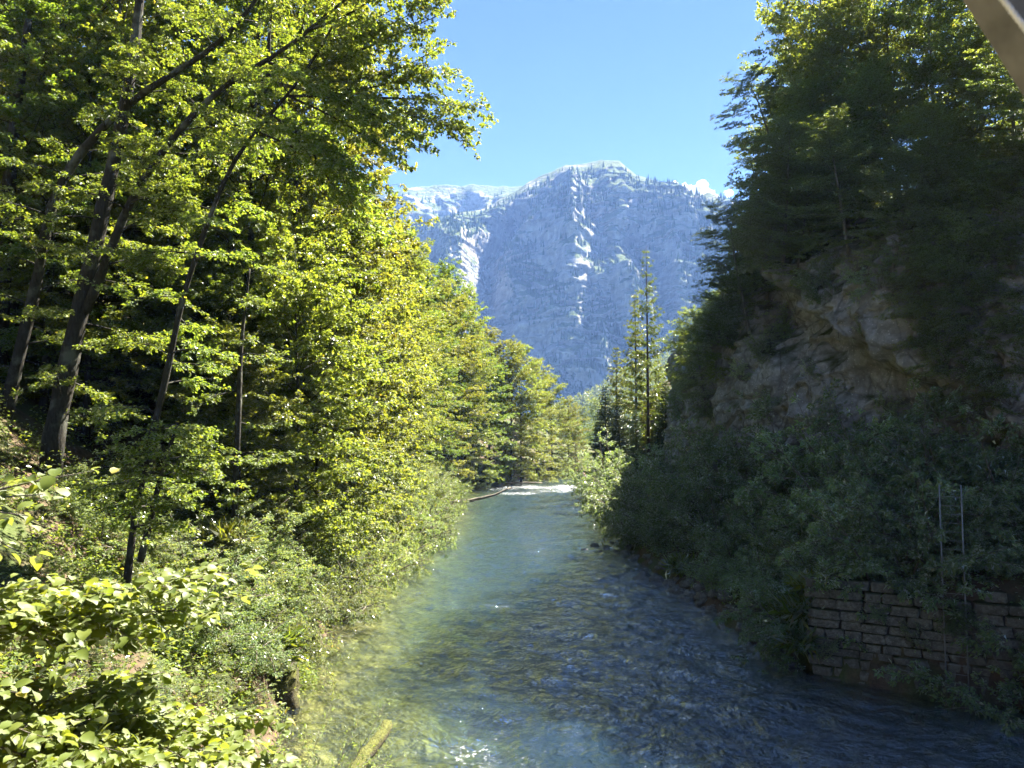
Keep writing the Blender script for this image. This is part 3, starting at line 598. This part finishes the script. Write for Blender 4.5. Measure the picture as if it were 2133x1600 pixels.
hero('beech_tree', 'thick double-stemmed dark beech, largest trunk at the upper left', [
     ([(112, 910), (150, 720), (188, 560), (215, 430), (240, 330), (265, 200), (285, 80), (292, -10), (300, -120)], 28, 27.5, 44, 16),
     ([(178, 650), (225, 540), (262, 430), (300, 370), (355, 290), (420, 220), (490, 155), (560, 130), (650, 60), (740, -20)], 27.8, 25, 20, 6)], 501, GH,
     limbs=[([(490, 155), (600, 160), (720, 120), (850, 60), (930, 25)], 26, 24.5, 9), ([(560, 130), (660, 175), (760, 165), (870, 130), (935, 85)], 26, 24, 8), ([(540, 165), (640, 190), (780, 205), (900, 205), (1000, 232)], 26, 24, 9),
            ([(650, 60), (730, 30), (800, -20), (870, -60)], 25, 24, 7), ([(270, 425), (300, 405), (345, 425), (385, 480)], 27, 26, 6), ([(560, 130), (560, 40), (600, -60), (640, -150)], 26, 25, 9), ([(250, 550), (300, 535), (350, 552)], 27, 26, 7), ([(780, 205), (850, 240), (900, 255), (960, 268)], 25, 24, 4), ([(600, 160), (700, 90), (800, 60), (900, 5)], 26, 25, 6), ([(640, 190), (740, 230), (820, 260), (870, 285)], 26, 25, 6), ([(620, 80), (720, 70), (820, 20), (910, -40)], 26, 25, 6), ([(640, 180), (740, 190), (850, 165), (940, 150)], 26, 24.5, 5)], nb=26)
hero('beech_tree', 'slanting dark beech trunk crossing behind the thick double one at the upper left', [
     ([(8, 885), (33, 762), (70, 620), (95, 520), (92, 440), (140, 345), (184, 292), (236, 240), (285, 203), (330, 160), (400, 140), (500, 60), (560, -40)], 30, 26.5, 28, 7)], 502, GH, nb=26)
hero('beech_tree', 'slender tree with trunk leaning right in the middle of the left foliage', [
     ([(318, 905), (335, 830), (360, 730), (372, 640), (410, 530), (440, 440), (480, 340), (530, 270), (600, 200), (640, 150), (690, 60)], 26, 24.5, 15, 5)], 503, GH,
     limbs=[([(600, 200), (690, 240), (770, 290), (840, 340)], 25, 24, 6), ([(560, 235), (650, 300), (720, 350), (800, 390)], 25, 24, 6), ([(530, 270), (640, 320), (700, 390), (745, 450)], 25, 24.5, 6), ([(600, 200), (700, 200), (800, 250), (865, 290)], 25, 24, 6), ([(640, 300), (700, 400), (760, 480), (830, 500)], 25, 25, 5)], nb=20, bl=(1.8, 3.8))
hero('young_tree', 'pair of slim bark-lit stems low on the left slope behind the foreground leaves', [
     ([(268, 1180), (280, 1080), (300, 990), (330, 850)], 21, 21, 16, 7), ([(292, 1170), (312, 1090), (330, 1010), (370, 880)], 21, 21, 15, 6)], 504, GH, nb=9, bl=(.8, 2.0), h0=.45, L=.10, Wd=.08)
hero('young_tree', 'thin dark stem standing at the far left edge above the slope', [([(20, 370), (30, 260), (45, 150), (60, 40)], 33, 32, 26, 14)], 505, GH, nb=14)
hero('young_tree', 'short dark upright stem among the pale maple leaves', [([(498, 830), (500, 760), (505, 690), (520, 560)], 30, 30, 12, 4)], 506, GH, nb=10, bl=(1, 2.4))

# ------------------------------------------------------------------ foreground leaves by the bridge
def shrub(name, label, base, trunks, limbs, seed, mat, L, Wd, ls, tl, step, cat='bush', kind='full', bmat='deadwood', tilt=.33, flat=.95, r=.012, fan=.35, drop=.12, sub=3, dr=.15):
    p = Plant(seed); rng = p.rng; base = np.asarray(base, float)
    for pts, r0, r1 in trunks: p.wood(smooth(np.array(pts), 10)-base, r0, r1, 7)
    for P in limbs:
        P = smooth(np.array(P), 9)-base; p.wood(P, r, .003, 5)
        for k in range(sub):
            u = rng.uniform(.3, .9); q, ln = resample(P, [u]); t = P[-1]-P[-3]; a0 = math.atan2(t[1], t[0])
            sb = bend(q[0], a0+rng.choice([-1, 1])*rng.uniform(.3, .9), rng.normal(.05, .15), ln*.3*rng.uniform(.6, 1.1), .3, rng, 5); p.wood(sb, .005, .002, 4); p.spray(sb, step, tl*.8, ls, L, Wd, .05, tilt=tilt, flat=flat, tw_r=.002, fan=fan, drop=drop, dr=dr)
        p.spray(P, step, tl, ls, L, Wd, .3, tilt=tilt, flat=flat, tw_r=.002, fan=fan, drop=drop, dr=dr)
    root = empty(name, base); tag(root, label, cat); return p.build(root, bmat, mat, 'stem', 'foliage', kind)
hb = np.array([-5.2, 4.6, gz(-5.2, 4.6)-.1]); A1, A2, A3 = W(-230, 1330, 4.6), W(-160, 1560, 4.8), W(-160, 1080, 4.3)
T = [(440, 1203, 4.9), (320, 1222, 4.6), (200, 1236, 4.3), (70, 1225, 4.0), (415, 1280, 5.0), (150, 1310, 4.2), (250, 1290, 4.6), (20, 1270, 3.8), (330, 1330, 5.0)]
T2 = [(600, 1590, 5.2), (540, 1500, 5.5), (490, 1570, 4.9), (340, 1400, 5.4), (380, 1490, 4.9), (230, 1440, 4.6), (90, 1410, 4.2), (60, 1510, 3.9), (260, 1560, 4.3), (420, 1610, 4.5), (120, 1600, 3.9), (180, 1500, 4.2), (320, 1600, 4.2), (520, 1640, 4.6), (20, 1440, 3.8), (280, 1480, 4.8), (430, 1540, 5.2)]
T3 = [(172, 985, 4.3), (60, 1075, 4.0), (40, 1150, 3.9), (90, 1030, 4.2)]
lim = lambda A, t, k: [A, A*.55+W(*t)*.45+np.array([0, 0, k]), W(*t)]
shrub('hazel_shrub', 'broad-leaved shrub with bright yellow-green leaves filling the lower left corner', hb, [([hb, hb+[-.2, .1, 2], A2, A1, A3], .05, .012)],
      [lim(A1, t, .08) for t in T]+[lim(A2, t, .1) for t in T2], 601, 'hazel', .068, .054, .0105, .28, .07)
h3 = np.array([-4.6, 4.0, gz(-4.6, 4.0)-.1])
shrub('hazel_sapling', 'single sunlit sprigs with large yellow leaves at the left picture edge', h3, [([h3, h3+[0, .1, 3], W(-260, 1250, 4.3), A3], .025, .008)], [lim(A3, t, .05) for t in T3], 604, 'hazel', .08, .06, .03, .2, .1, sub=1)
wb = np.array([-5.3, 13.6, gz(-5.3, 13.6)-.1])
shrub('willow_sapling', 'small grey-leaved willow shoots sticking up beside the mossy log', wb, [], [[wb, wb*.45+W(*t)*.55+np.array([.1, 0, -.3]), W(*t)] for t in [(690, 1468, 14), (805, 1465, 14.6), (640, 1530, 13.5), (745, 1510, 14), (665, 1590, 13), (590, 1500, 13.6), (775, 1570, 14), (720, 1560, 13.8), (560, 1560, 13)]],
      602, 'willow', .085, .03, .03, .32, .11, 'bush', 'rhomb', 'deadwood', .8, .5, .012, .2, -.3, 3, -.2)
lb = np.array([-9.2, 27.5, gz(-9.2, 27.5)-.1])
shrub('overhanging_willow', 'pale drooping branch hanging over the water from the left bank', lb, [], [[lb, W(540, 1290, 27), W(600, 1300, 26.5), W(660, 1340, 26), W(*t)] for t in [(705, 1445, 25.8), (690, 1400, 26), (650, 1400, 26), (620, 1360, 26.5), (700, 1330, 26.3)]],
      603, 'willow', .10, .04, .02, .5, .16, 'bush', 'rhomb', 'deadwood', .7, .6, .03, .25, .4, 4)

# ------------------------------------------------------------------ undergrowth on the forest floor
def undergrowth(name, label, n, xs_, ys_, seed, mat, sm, h):
    rg = np.random.default_rng(seed); nc = n//55; y = ys_[0]+(ys_[1]-ys_[0])*rg.random(nc)**1.4; x = xs_(y, rg.random(nc)); z = ground(x, y); k = 55
    hh = h*rg.uniform(.4, 1.3, nc); i = np.repeat(np.arange(nc), k); m_ = nc*k; q = rg.random(m_)
    P = np.stack([x[i]+rg.normal(0, .38, m_)*hh[i], y[i]+rg.normal(0, .38, m_)*hh[i], z[i]+hh[i]*q], 1); L = sm*rg.uniform(.6, 1.3, m_)*(1+y[i]*.006)
    D = rg.normal(0, 1, (m_, 3)); D[:, 2] *= .4; o = obj(name, leaf_mesh(name, [(P, D, UP+rg.normal(0, .5, (m_, 3)), L, L*.6, np.clip(rg.normal(.45, .22, m_), 0, 1))], MAT[mat])); tag(o, label, 'undergrowth', kind='stuff')
undergrowth('undergrowth', 'leafy undergrowth covering the left forest slope', 130000, lambda y, u: xl(y)+.3-u**1.2*26, (12, 75), 41, 'maple', .12, .9)
undergrowth('undergrowth', 'leafy undergrowth covering the right bank', 60000, lambda y, u: xr(y)+.5+u*9, (25, 90), 42, 'alder', .11, .8)

# ------------------------------------------------------------------ conifers by the bend
LARCH = [protos(conifer_plant(410, 30, .27, 5.0, 34, 5, .05, L=.26, Wd=.07, ls=.010, tl=1.0, step=.28, el=.05, droop=.18, sparse=.72, hang=.75, dead=.2), 'redbark', 'larch'),
         protos(conifer_plant(411, 26, .24, 4.6, 34, 5, .05, L=.26, Wd=.07, ls=.009, tl=1.0, step=.28, el=.02, droop=.2, sparse=.85, hang=.75, dead=.1), 'redbark', 'larch')]
put('la', LARCH, 1350, 110, 510, 'tall open larch with bare dark trunk rising highest beside the bend', None, 'larch_tree', k=0, sx=1.0)
put('la', LARCH, 1325, 118, 610, 'yellowish larch just left behind the tallest one', None, 'larch_tree', k=1, sx=1.05)
put('la', LARCH, 1285, 122, 720, 'shorter golden larch leaning on the dark spruces at the bend', None, 'larch_tree', k=1, sx=1.3)
put('la', LARCH, 1372, 116, 740, 'small larch to the right of the tallest larch trunk', None, 'larch_tree', k=1, sx=1.2)
for i, (px, d, top, lab) in enumerate([(1262, 112, 800, 'dark spruce nearest the water at the bend'), (1290, 104, 820, 'dark broad spruce below the golden larch'), (1325, 98, 850, 'dark spruce standing in front of the tall larch trunk'), (1248, 124, 850, 'low dark spruce at the very end of the right bank'), (1385, 100, 790, 'dark spruce at the foot of the right slope beside the larches')]):
    put('sp', SPRUCE, px, d, top, lab, None, 'spruce_tree', sx=1.35)

# ------------------------------------------------------------------ stone wall, ladder
rng = np.random.default_rng(77)
def block_mesh(i):
    import bmesh
    bm = bmesh.new(); bmesh.ops.create_cube(bm, size=1.0); bmesh.ops.bevel(bm, geom=bm.edges[:], offset=.09, segments=1, affect='EDGES', profile=.5)
    r = np.random.default_rng(i)
    for v in bm.verts: v.co += __import__('mathutils').Vector(r.normal(0, .035, 3))
    me = bpy.data.meshes.new('stone_block'); bm.to_mesh(me); bm.free(); me.shade_flat(); me.materials.append(MAT['block']); return me
BL = [block_mesh(i) for i in range(8)]
wA, wB = np.array([11.35, 29.3]), np.array([20.2, 24.3]); wt = (wB-wA)/np.linalg.norm(wB-wA); wn = np.array([wt[1], -wt[0]]); wn = wn if wn[1] < 0 else -wn
wall = empty('stone_wall', (*wA, -.6)); tag(wall, 'old mossy wall of squared stone blocks at the lower right water edge', 'wall')
cm = MB(); wl = np.linalg.norm(wB-wA); a2 = math.atan2(wt[1], wt[0]); Rz = np.array([[math.cos(a2), -math.sin(a2), 0], [math.sin(a2), math.cos(a2), 0], [0, 0, 1]])
cm.box(Rz@np.array([wl/2, .55, 1.75]), np.array([wl/2, .42, 1.72]), Rz); obj('core', cm.me('core', MAT['mortar'], False), wall)
def course(org, tdir, nin, length, ang, z0, rows, hh):
    z = z0; h_ = hh
    for r_ in range(rows):
        x = -rng.uniform(0, .4); z += h_ if r_ else 0; h_ = hh = rng.uniform(.26, .38)
        while x < length:
            bw = rng.uniform(.5, 1.15); c = org + tdir*(x+bw/2) + nin*(.16+rng.normal(0, .05))
            if not (r_ == rows-1 and rng.random() < .3):
                o = obj('stone_block', BL[rng.integers(8)], wall); o.location = (c[0]-wA[0], c[1]-wA[1], z+hh/2+.6+rng.normal(0, .008)-0.6*0)
                o.rotation_euler = (rng.normal(0, .015), rng.normal(0, .012), ang+rng.normal(0, .015)); o.scale = (bw-.035, .42, hh-.03)
            x += bw
course(wA, wt, -wn, wl, a2, -.6, 12, .33)
t2 = np.array([-.12, .99]); t2 /= np.linalg.norm(t2); 0 and course(wA+t2*.45, t2, np.array([.99, .12]), 4.2, math.atan2(t2[1], t2[0]), -.6, 9, .37)
for i in range(9):
    f_ = rng.uniform(.3, wl-1.5); c = wA + wt*f_ + wn*.12; plant('wall_plant', BUSH[i % 3][0], (c[0], c[1], rng.uniform(.9, 2.9)), 'small plant growing out of a joint of the stone wall', 'plant', 'plants in the wall joints', rng.uniform(.12, .24), i*1.1, tilt=(.9, 0))
lc = wA + wt*4.55 + wn*.28; lad = empty('ladder', (lc[0], lc[1], .05)); tag(lad, 'thin pale metal ladder standing against the stone wall in the shade', 'ladder'); lean = -wn*.12
for s_ in (-1, 1):
    b = MB(); q = wt*.33*s_; b.tube([np.array([q[0], q[1], 0]), np.array([q[0]+lean[0], q[1]+lean[1], 7.2])], .024, 8); obj('stile', b.me('stile', MAT['galv']), lad)
b = MB(); b.tube([np.array([-wt[0]*.33, -wt[1]*.33, 0]), np.array([wt[0]*.33, wt[1]*.33, 0])], .010, 6); rm = b.me('rung', MAT['galv'])
for i in range(23):
    f = (i+.6)/24; o = obj('rung', rm, lad); o.location = (lean[0]*f, lean[1]*f, 7.2*f)

# ------------------------------------------------------------------ stones, mossy rocks, logs
def rock_mesh(name, seed, mat, sc3=(1, 1, .7), amp=.28, nu=16, nv=11, fr=1.3):
    th = np.linspace(0, 2*math.pi, nu, endpoint=False); ph = np.linspace(-math.pi/2, math.pi/2, nv); TH, PH = np.meshgrid(th, ph)
    D = np.stack([np.cos(PH)*np.cos(TH), np.cos(PH)*np.sin(TH), np.sin(PH)], -1); r = 1 + amp*fbm(D[..., 0]*fr+seed*3.1, D[..., 1]*fr, D[..., 2]*fr+seed, o=4, g=.55)
    V = (D*r[..., None]*np.array(sc3)).reshape(-1, 3); i = np.arange((nv-1)*nu); a = i; c = (i//nu)*nu+(i+1) % nu
    return mesh(name, V, np.stack([a, c, c+nu, a+nu], 1), MAT[mat])
ST = [rock_mesh('stone', i, 'stone', (1, .8, .55), .35) for i in range(5)]
sl = [(1215, 1142, .3), (1236, 1133, .45), (1262, 1136, .35), (1280, 1148, .4), (1248, 1146, .25), (1300, 1150, .45), (1322, 1160, .5), (1345, 1172, .4), (1340, 1200, .7), (1365, 1205, .55), (1385, 1195, .6), (1405, 1190, .5), (1420, 1200, .5), (1400, 1225, .55), (1430, 1240, .6), (1450, 1238, .45), (1460, 1248, .5), (1487, 1258, .45), (1475, 1270, .5), (1505, 1268, .5), (1520, 1285, .4), (1545, 1282, .35), (1560, 1295, .5), (1590, 1310, .4), (1640, 1330, .5), (1655, 1350, .45), (1310, 1140, .5), (1270, 1128, .3)]
rs = np.random.default_rng(8); sl += [(0, float(v), float(rs.uniform(.15, .5))) for v in rs.uniform(30, 75, 46)]
words = ['small dark', 'rounded grey', 'pale flat', 'mid-sized grey', 'pale angular']
for i, (px, py, s_) in enumerate(sl):
    d = 9*F/(py-905) if px else py; x = (px-1066.5)/F*d if px else float(xr(d)+rs.normal(.1, .35)); o = obj('river_stone', ST[i % 5]); o.location = (x, d, max(gz(x, d), -.1)+s_*.12); o.scale = (s_, s_, s_); o.rotation_euler = (0, 0, i*1.7)
    far = i < 8 or i in (26, 27)
    tag(o, 'wet dark stone in the little riffle beside the right bank' if far else 'grey stone in the row along the shaded right water edge', 'stone', 'stones in the riffle' if far else 'stones along the right edge')
MR = [rock_mesh('rock', 20+i, 'mossrock', (1, .85, 1.0), .4, 22, 15, 1.6) for i in range(3)]
GR = []
def tuft(seed, n=420, h=.55, out=.5):
    rg = np.random.default_rng(seed); P = rg.normal(0, .22, (n, 3)); P[:, 2] = rg.uniform(-.1, .12, n); az = rg.random(n)*6.28
    D = np.stack([np.cos(az)*out, np.sin(az)*out, rg.uniform(-.6, .9, n)], 1); L = h*rg.uniform(.6, 1.2, n)
    return [(P, D, rg.normal(0, 1, (n, 3)), L, L*.045, np.clip(rg.normal(.5, .2, n), 0, 1))]
for i, (px, py, dd, s_, lab) in enumerate([(576, 1470, 26.0, 1.05, 'mossy dark rock at the near left water edge under hanging grass'), (770, 1165, 54, 1.15, 'mossy rock sticking out at the left bank below the maples'), (838, 1112, 68, 1.0, 'small mossy undercut rock beyond the larger one on the left bank'), (890, 1085, 78, 1.3, 'long mossy rock at the left bank before the fallen trunk'), (480, 1560, 21.5, .8, 'dark mossy rock half hidden behind the foreground leaves'), (720, 1200, 46, .7, 'low mossy rock under bushes on the left bank')]):
    x = (px-1066.5)/F*dd; r_ = empty('mossy_rock', (x, dd, .1)); tag(r_, lab, 'rock')
    o = obj('rock', MR[i % 3], r_); o.scale = (s_*.8, s_*.8, s_*1.15); o.location = (0, 0, s_*.55); o.rotation_euler = (0, 0, i*2.1)
    o = obj('grass', leaf_mesh('grass', tuft(700+i, 700, .75, .8), MAT['grass']), r_); o.location = (0, 0, s_*1.75); o.scale = (s_*1.2,)*3; tag(o, kind='stuff')
GM = [leaf_mesh('grass', tuft(720+i, 520, .6, .6), MAT['grass']) for i in range(2)]
for i, (px, py, d, s_, lab) in enumerate([(455, 1370, 25, 1.5, 'yellow-green grass hanging on the bank left of the mossy rock'), (560, 1370, 26.3, 1.4, 'grass tuft drooping over the near mossy rock'), (500, 1420, 25, 1.2, 'grass clump between the near mossy rock and the leaves'), (1320, 1118, 62, 1.7, 'bright grass clump behind the riffle on the right bank'), (1345, 1125, 60, 1.5, 'grass clump at the right bank above the pale stones'), (1420, 1180, 47, 1.4, 'shaded grass above the stones on the right bank'), (1690, 1225, 30.5, 1.3, 'brown-green grass hanging from the corner of the stone wall'), (470, 1130, 28, 1.6, 'grass on the left slope under the young stems'), (1672, 1270, 30.2, 1.5, 'hanging grass at the upper left end of the stone wall'), (1665, 1330, 29.9, 1.4, 'hanging grass low at the left end of the stone wall'), (1650, 1300, 30.6, 1.5, 'mossy grass on the bank left of the stone wall')]):
    p = W(px, py, d); o = obj('grass_clump', GM[i % 2]); o.location = p; o.scale = (s_,)*3; o.rotation_euler = (0, 0, i*1.3); tag(o, lab, 'grass')
def log(name, label, pts, r0, r1, mat, twigs, seed):
    rg = np.random.default_rng(seed); P = smooth(np.array(pts), 14); base = P[0].copy(); root = empty(name, base); tag(root, label, 'log')
    b = MB(); b.tube(P-base + rg.normal(0, r0*.12, P.shape), np.linspace(r0, r1, len(P)), 10); obj('trunk', b.me('trunk', MAT[mat]), root)
    if twigs:
        b = MB()
        for k in range(twigs):
            f = rg.uniform(.35, 1); q, _ = resample(P-base, [f]); w_ = bend(q[0], rg.uniform(-.9, .9), rg.normal(.45, .5), rg.uniform(.8, 2.6), .3, rg, 6, .2); b.tube(w_, np.linspace(.03, .008, 6), 4)
        obj('branches', b.me('branches', MAT[mat]), root)
log('fallen_trunk', 'bare fallen trunk reaching out over the river from the left bank', [[-9.6, 97, .3], [-5.5, 97.6, .6], [-2.5, 98.5, 1.2], [-0.2, 99.5, 2.2]], .34, .08, 'deadwood', 16, 1)
log('mossy_log', 'moss-covered log slanting out of the white water at the bottom', [[-4.6, 18.6, -.1], [-4.1, 20.6, .25], [-3.65, 23.2, .45]], .23, .17, 'mossrock', 0, 2)
log('driftwood', 'pale driftwood stick on the left gravel shore before the bend', [[-2.6, 134, .6], [1.0, 136, .55], [5.4, 138.5, .35]], .2, .1, 'deadwood', 3, 3)
o = obj('boulder', rock_mesh('boulder', 31, 'redrock', (1.2, 1, 1.0), .3)); o.location = (14.6, 166, .3); o.scale = (1.1, 1.1, 1.1); tag(o, 'reddish boulder standing in the bright rapids at the bend', 'boulder')

# ------------------------------------------------------------------ far woods, trees on the mountain
def cones(V, n, seed, hmin, hmax, thr, smax):
    rg = np.random.default_rng(seed); A = V[:, :-1]; nu, nv = A.shape[:2]; du = np.gradient(A, axis=0); dv = np.gradient(A, axis=1); N = nrm(np.cross(du, dv)); nz = np.abs(N[..., 2])
    f = fbm(A[..., 0]*.011, A[..., 2]*.009, A[..., 1]*.004+seed, o=4) + (nz-.35)*1.6; w_ = np.clip(f-thr, 0, .5)
    w_[:, :2] = 0; w_[:, -30:] *= .5; w_[:, -12:] = 0; w_ = w_.ravel()/w_.sum(); i = rg.choice(nu*nv, n, p=w_); P = A.reshape(-1, 3)[i] + rg.normal(0, 2.5, (n, 3))*[1, .5, .4]
    h = rg.uniform(hmin, hmax, n)[:, None]; r = h*rg.uniform(.16, .24, (n, 1)); k = 5; L = [P + np.array([0, 0, 1.])*h]
    for q in range(k): L.append(P + r*np.array([math.cos(q*6.283/k), math.sin(q*6.283/k), 0]) - [0, 0, 1.5])
    Vv = np.stack(L, 1).reshape(-1, 3); b = np.arange(n)[:, None]*(k+1); ff = np.array([[0, 1+q, 1+(q+1) % k] for q in range(k)])
    return Vv, (b[:, None]+ff[None]).reshape(-1, 3), np.repeat(rg.random(n), k)
for nm, Vm, n, sd in (('mountain_forest', MV, 9000, 5), ('plateau_forest', PV, 2500, 6)):
    Vv, Ff, C = cones(Vm, n, sd, 9, 21, .05, 0); o = obj(nm, mesh(nm, Vv, Ff, MAT['spruce'], False, fattr=C)); tag(o, 'scattered conifers on the ledges of the '+('hazy mountain' if sd == 5 else 'plateau behind it'), 'forest', kind='stuff')
rg = np.random.default_rng(12); Ls = []
for i in range(520):
    y = rg.uniform(930, 1500); x = rg.uniform(0.03, .22)*y; z = float(hill(x, y)); h = rg.uniform(18, 34); n = 150
    q = rg.random(n); az = rg.random(n)*6.28; rr = h*.26*np.sin(np.pi*np.clip(q*.9+.1, 0, 1))**.7*np.sqrt(rg.random(n)); P = np.stack([x+np.cos(az)*rr, y+np.sin(az)*rr, z+h*(.08+.92*q)], 1)
    Ls.append((P, rg.normal(0, 1, (n, 3)), UP+rg.normal(0, .6, (n, 3)), np.full(n, 2.6), np.full(n, 1.9), np.clip(rg.normal(.5, .2, n)+rg.normal(0, .12), 0, 1)))
tag(obj('far_wood', leaf_mesh('far_wood', Ls, MAT['farwood'])), 'pale hazy wood at the end of the valley below the mountain', 'forest', kind='stuff')

# ------------------------------------------------------------------ cloud behind the ridge
rg = np.random.default_rng(3); b = MB(); cc = W(1445, 402, 4300)
for i in range(70):
    u = rg.uniform(-1, 1); hgt = 62*(1-abs(u+.35)**1.2*.7); c = cc + np.array([u*190, rg.normal(0, 40), rg.uniform(-70, max(-20, hgt-26))]); r = rg.uniform(14, 34)*(1-.35*abs(u))
    th = np.linspace(0, 2*math.pi, 18, endpoint=False); ph = np.linspace(-1.55, 1.55, 11); TH, PH = np.meshgrid(th, ph); D = np.stack([np.cos(PH)*np.cos(TH), np.cos(PH)*np.sin(TH), np.sin(PH)], -1)
    V = (c + D*r*(1+.35*fbm(D[..., 0]*2+i, D[..., 1]*2, D[..., 2]*2, o=4))[..., None]).reshape(-1, 3); j = np.arange(10*18); a = j; e = (j//18)*18+(j+1) % 18
    b.add(V, np.vstack([np.stack([a, e, e+18], 1), np.stack([a, e+18, a+18], 1)]))
tag(obj('cloud', b.me('cloud', MAT['cloud'])), 'small white cloud behind the right shoulder of the mountain', 'cloud')

# ------------------------------------------------------------------ the footbridge the picture is taken from (only a brace and a wire rope show at the top right)
br = empty('footbridge', (0, 0, 7.4)); tag(br, 'timber brace with twisted wire rope at the upper right corner', 'bridge')
b = MB(); b.box(np.array([7.5, .05, -.08]), np.array([13.5, 1.15, .08])); obj('deck', b.me('deck', MAT['timber'], False), br)
def beam(name, p, q, h):
    p, q = np.array(p, float)-[0, 0, 7.4], np.array(q, float)-[0, 0, 7.4]; t = nrm(q-p); y = np.array([0, 1., 0]); y = nrm(y-t*np.dot(y, t)) if abs(t[1]) < .9 else np.array([1., 0, 0]); Mx = np.stack([t, y, np.cross(t, y)], 1)
    bb = MB(); bb.box((p+q)/2, np.array([np.linalg.norm(q-p)/2, h[0], h[1]]), Mx); return obj(name, bb.me(name, MAT['timber'], False), br)
p1, p2 = W(2122, 0, 1.06), W(2240, 185, 1.06); t = nrm(p2-p1); lo = p1 + t*((7.42-p1[2])/t[2]); hi = p1 + t*((10.85-p1[2])/t[2])
beam('brace', lo, hi, (.03, .045)); beam('post', (2.25, 1.06, 7.42), (2.25, 1.06, 11.0), (.05, .05)); beam('top_rail', (2.3, 1.06, 10.95), (-.6, 1.06, 10.95), (.045, .045))
q1, q2 = W(2088, -3, 1.0), W(2145, 72, 1.0); t = nrm(q2-q1); s0 = q1 + t*((10.9-q1[2])/t[2]); s1 = q1 + t*((7.45-q1[2])/t[2]); b = MB(); n = 900; u = np.linspace(0, 1, n)[:, None]; ax = s0+(s1-s0)*u; A = nrm(np.cross(t, [0, 1., 0])); Bv = np.cross(t, A); Ln = np.linalg.norm(s1-s0)
for k in range(3):
    ph = u*Ln/.022*6.283 + k*2.094; b.tube(ax + .0022*(np.cos(ph)*A+np.sin(ph)*Bv) - [0, 0, 7.4], .0023, 5)
obj('wire_rope', b.me('wire_rope', MAT['rope']), br)

# ------------------------------------------------------------------ air
m = M('haze_air'); v = m.n('ShaderNodeVolumePrincipled'); v.inputs['Color'].default_value = (.25, .45, 1, 1); v.inputs['Absorption Color'].default_value = (1, 1, 1, 1); v.inputs['Density'].default_value = 0.00010; v.inputs['Anisotropy'].default_value = 0.0
m.l(v.outputs[0], m.out.inputs['Volume']); top = float(max(MV[..., 2].max(), PV[..., 2].max()))+30
b = MB(); b.box(np.array([0, 1700, (top-6)/2]), np.array([3100, 1850, (top+6)/2])); hz = obj('haze', b.me('haze', m.m, False)); tag(hz, 'thin blue haze filling the valley', 'haze', kind='stuff')
